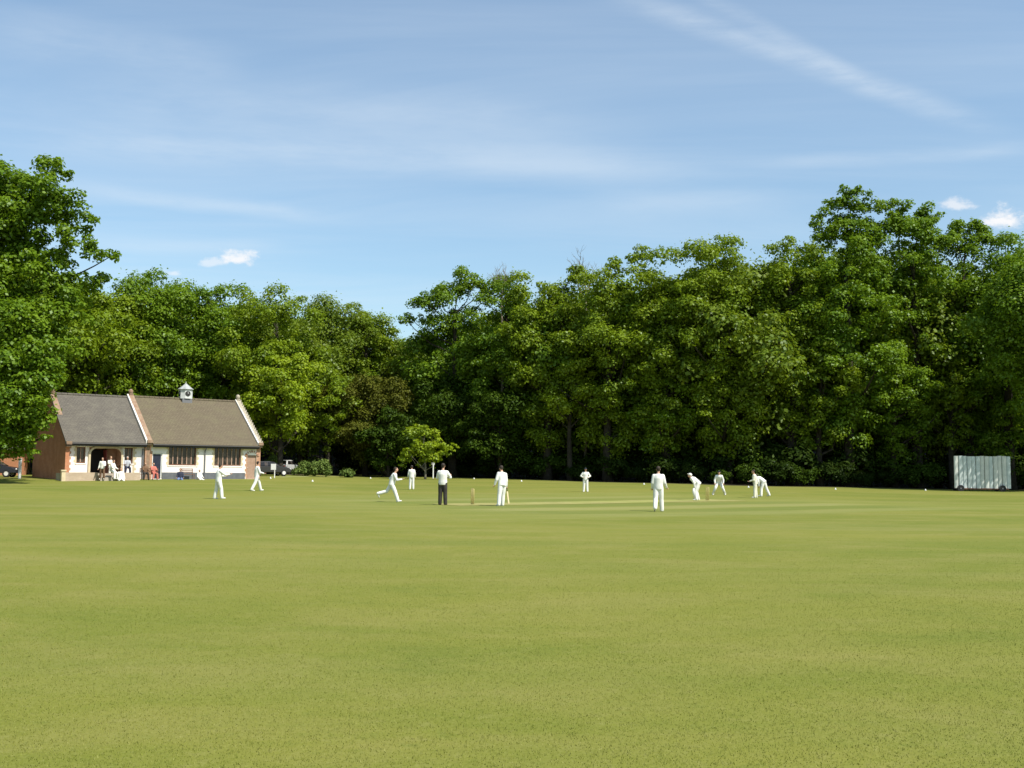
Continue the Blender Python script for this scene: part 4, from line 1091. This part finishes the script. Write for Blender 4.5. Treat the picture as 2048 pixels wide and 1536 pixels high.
pav_person(3.45, -3.2, gz, 170, 'person in whites sitting low on the grass by the steps', dict(lean=-10, L=(70,10,95), Rr=(76,12,100), aL=(-10,14,20,0), aR=(-10,14,20,0)), seat=.0, seed=29)
tb = empty('table', pav(3.95, -1.35, .45), TH); tag(tb, 'small dark table on the terrace between the seated people', 'table')
mb = MB(); mb.tube([(0,0,.68),(0,0,.71)], .40, 20); mb.build('tabletop', M['frame'], tb)
mb = MB(); mb.tube([(0,0,.03),(0,0,.68)], .03, 8); mb.tube([(0,0,0),(0,0,.03)], .22, 14); mb.build('leg', M['rubber'], tb)
chair(6.35, -1.6, gz, 175, 'long bench in front of the brick pier with two people on it', bench=1.5)
pav_person(6.0, -1.55, gz, 175, 'person in brown seated at the left of the bench', sit, seat=.44, shirt='brown', trousers='black', hair='hairfair', shoes='black', seed=25)
pav_person(6.68, -1.55, gz, 185, 'person in red seated at the right of the bench', sit, seat=.44, shirt='red', trousers='red', seed=26)
pav_person(9.1, -1.3, gz, 160, 'person in dark top and jeans sitting on the grass against the plinth', dict(lean=-8, L=(72,10,98), Rr=(80,12,104), aL=(10,14,40,10), aR=(10,14,40,10)), seat=.0, shirt='navy', trousers='jeans', seed=27)
chair(10.0, -.75, gz, 180, 'low dark bench below the left of the two wide windows', bench=1.0)
pav_person(10.85, -1.2, gz, 190, 'person in white seated on the grass right of the dark bench', dict(lean=-4, L=(74,10,100), Rr=(80,12,104), aL=(10,14,50,10), aR=(10,14,40,10)), seat=.0, shirt='white', trousers='white', H=1.6, hair='hairgrey', seed=28)

# ------------------------------------------------------------------ light
SUN_EL = R(54); SUN_H = Vector((.79, -.61)).normalized()     # horizontal direction towards the sun
sdv = Vector((SUN_H.x*math.cos(SUN_EL), SUN_H.y*math.cos(SUN_EL), math.sin(SUN_EL)))
sl_ = bpy.data.lights.new('sun', 'SUN'); sl_.energy = 4.6; sl_.angle = R(.53); sl_.color = (1, .955, .87)
so = bpy.data.objects.new('sun', sl_); COL.objects.link(so); so.rotation_mode = 'QUATERNION'; so.rotation_quaternion = sdv.to_track_quat('Z', 'Y')
w = bpy.data.worlds.new('World'); S.world = w; w.use_nodes = True; nt = w.node_tree
bg = nt.nodes['Background']; sk = nt.nodes.new('ShaderNodeTexSky'); sk.sky_type = 'NISHITA'; sk.sun_disc = False
sk.sun_elevation = SUN_EL; sk.sun_rotation = math.atan2(SUN_H.x, SUN_H.y); sk.altitude = 50; sk.air_density = 1.1; sk.dust_density = 1.0; sk.ozone_density = 1.5
tc = nt.nodes.new('ShaderNodeTexCoord'); gen = tc.outputs['Generated']
sx = nt.nodes.new('ShaderNodeSeparateXYZ'); nt.links.new(gen, sx.inputs[0])
zc = mathn(nt, 'MAXIMUM', sx.outputs[2], .02)
cbp = nt.nodes.new('ShaderNodeCombineXYZ')
nt.links.new(mathn(nt, 'DIVIDE', sx.outputs[0], zc), cbp.inputs[0]); nt.links.new(mathn(nt, 'DIVIDE', sx.outputs[1], zc), cbp.inputs[1])
P_ = cbp.outputs[0]                                         # position on a flat high cloud layer
front = ramp(nt, sx.outputs[1], .05, .2)
yc = mathn(nt, 'MAXIMUM', sx.outputs[1], .05)
qx = mathn(nt, 'DIVIDE', sx.outputs[0], yc); qz = mathn(nt, 'DIVIDE', sx.outputs[2], yc)
def qpt(px, py): d = ray(px, py); return d.x/d.y, d.z/d.y
wob1 = mathn(nt, 'MULTIPLY_ADD', noise(nt, gen, 3.0, 4, .6), .05, -.025)
def streak(pts, width, amt, c, nscale=9, col=(1,1,1), grow=1.0):
    """soft band along a straight track across the sky"""
    (x0, z0), (x1, z1) = qpt(*pts[0]), qpt(*pts[1])
    L = math.hypot(x1-x0, z1-z0); ux, uz = (x1-x0)/L, (z1-z0)/L
    dx = mathn(nt, 'SUBTRACT', qx, x0); dz = mathn(nt, 'SUBTRACT', qz, z0)
    al = mathn(nt, 'ADD', mathn(nt, 'MULTIPLY', dx, ux), mathn(nt, 'MULTIPLY', dz, uz))
    pe = mathn(nt, 'ABSOLUTE', mathn(nt, 'ADD', mathn(nt, 'ADD', mathn(nt, 'MULTIPLY', dx, -uz), mathn(nt, 'MULTIPLY', dz, ux)), mathn(nt, 'MULTIPLY', wob1, .35)))
    f = ramp(nt, pe, 0, width, 1, 0)
    f = mathn(nt, 'MULTIPLY', f, ramp(nt, al, -L*.12, L*.25)); f = mathn(nt, 'MULTIPLY', f, ramp(nt, al, L*.75, L*1.12, 1, 0))
    nz = ramp(nt, noise(nt, vmap(nt, gen, (1, 1, 5)), nscale, 5, .65), .25, .7, .25, 1)
    f = mathn(nt, 'MULTIPLY', mathn(nt, 'MULTIPLY', f, nz), mathn(nt, 'MULTIPLY', front, amt))
    return mixc(nt, f, c, col)
SKYV = 5.8      # radiance of thin white cloud in sky-texture units
c = mixc(nt, 1.0, sk.outputs[0], (.86, 1.0, 1.02), 'MULTIPLY')
CW = (SKYV*.86, SKYV*.95, SKYV*1.03)
# overall thin veil
veil = ramp(nt, noise(nt, vmap(nt, P_, (.35, 1.0, 1)), 1.1, 6, .6, .6), .30, .75, .10, .28)
c = mixc(nt, veil, c, CW)
c = streak(((1230,-10),(1990,255)), .019, .30, c, 16, CW)
c = streak(((1380,-20),(1760,175)), .013, .20, c, 16, CW)
c = streak(((-60,270),(1450,345)), .030, .34, c, 6, CW)
c = streak(((60,190),(1250,260)), .045, .24, c, 5, CW)
c = streak(((100,365),(680,435)), .012, .30, c, 8, CW)
c = streak(((-40,50),(480,140)), .035, .26, c, 6, CW)
c = streak(((1500,330),(2100,295)), .012, .22, c, 8, CW)
c = streak(((180,480),(560,490)), .010, .2, c, 8, CW)
c = streak(((1200,410),(1560,400)), .020, .18, c, 8, CW)
def puff(px, py, rx, rz, amt, c):
    x0, z0 = qpt(px, py); 
    nn = noise(nt, vmap(nt, gen, (1,1,1.6)), 60, 6, .65)
    dx = mathn(nt, 'DIVIDE', mathn(nt, 'SUBTRACT', qx, x0), rx/FPX); dz = mathn(nt, 'DIVIDE', mathn(nt, 'SUBTRACT', qz, z0), rz/FPX)
    dz = mathn(nt, 'MULTIPLY', dz, ramp(nt, dz, -.3, .1, 1.7, 1.0))
    r2 = mathn(nt, 'SQRT', mathn(nt, 'ADD', mathn(nt, 'MULTIPLY', dx, dx), mathn(nt, 'MULTIPLY', dz, dz)))
    f = ramp(nt, mathn(nt, 'ADD', r2, mathn(nt, 'MULTIPLY_ADD', nn, 3.2, -1.6)), .25, 1.35, amt, 0)
    f = mathn(nt, 'MULTIPLY', f, front)
    return mixc(nt, f, c, (SKYV*1.08, SKYV*1.06, SKYV*1.06))
c = puff(478, 520, 34, 20, .85, c); c = puff(430, 526, 34, 12, .45, c); c = puff(345, 547, 22, 8, .45, c)
c = puff(1915, 412, 48, 14, .6, c); c = puff(2003, 443, 38, 26, .9, c); c = puff(1190, 545, 60, 20, .0, c)
nt.links.new(c, bg.inputs['Color']); bg.inputs['Strength'].default_value = .112

S.view_settings.view_transform = 'Standard'; S.view_settings.look = 'None'; S.view_settings.gamma = 1; S.view_settings.exposure = 0.55
S.render.engine = 'CYCLES'
S.cycles.max_bounces = 3; S.cycles.diffuse_bounces = 2; S.cycles.transmission_bounces = 2; S.cycles.transparent_max_bounces = 4
print('trees', TREES, 'objects', len(bpy.data.objects))
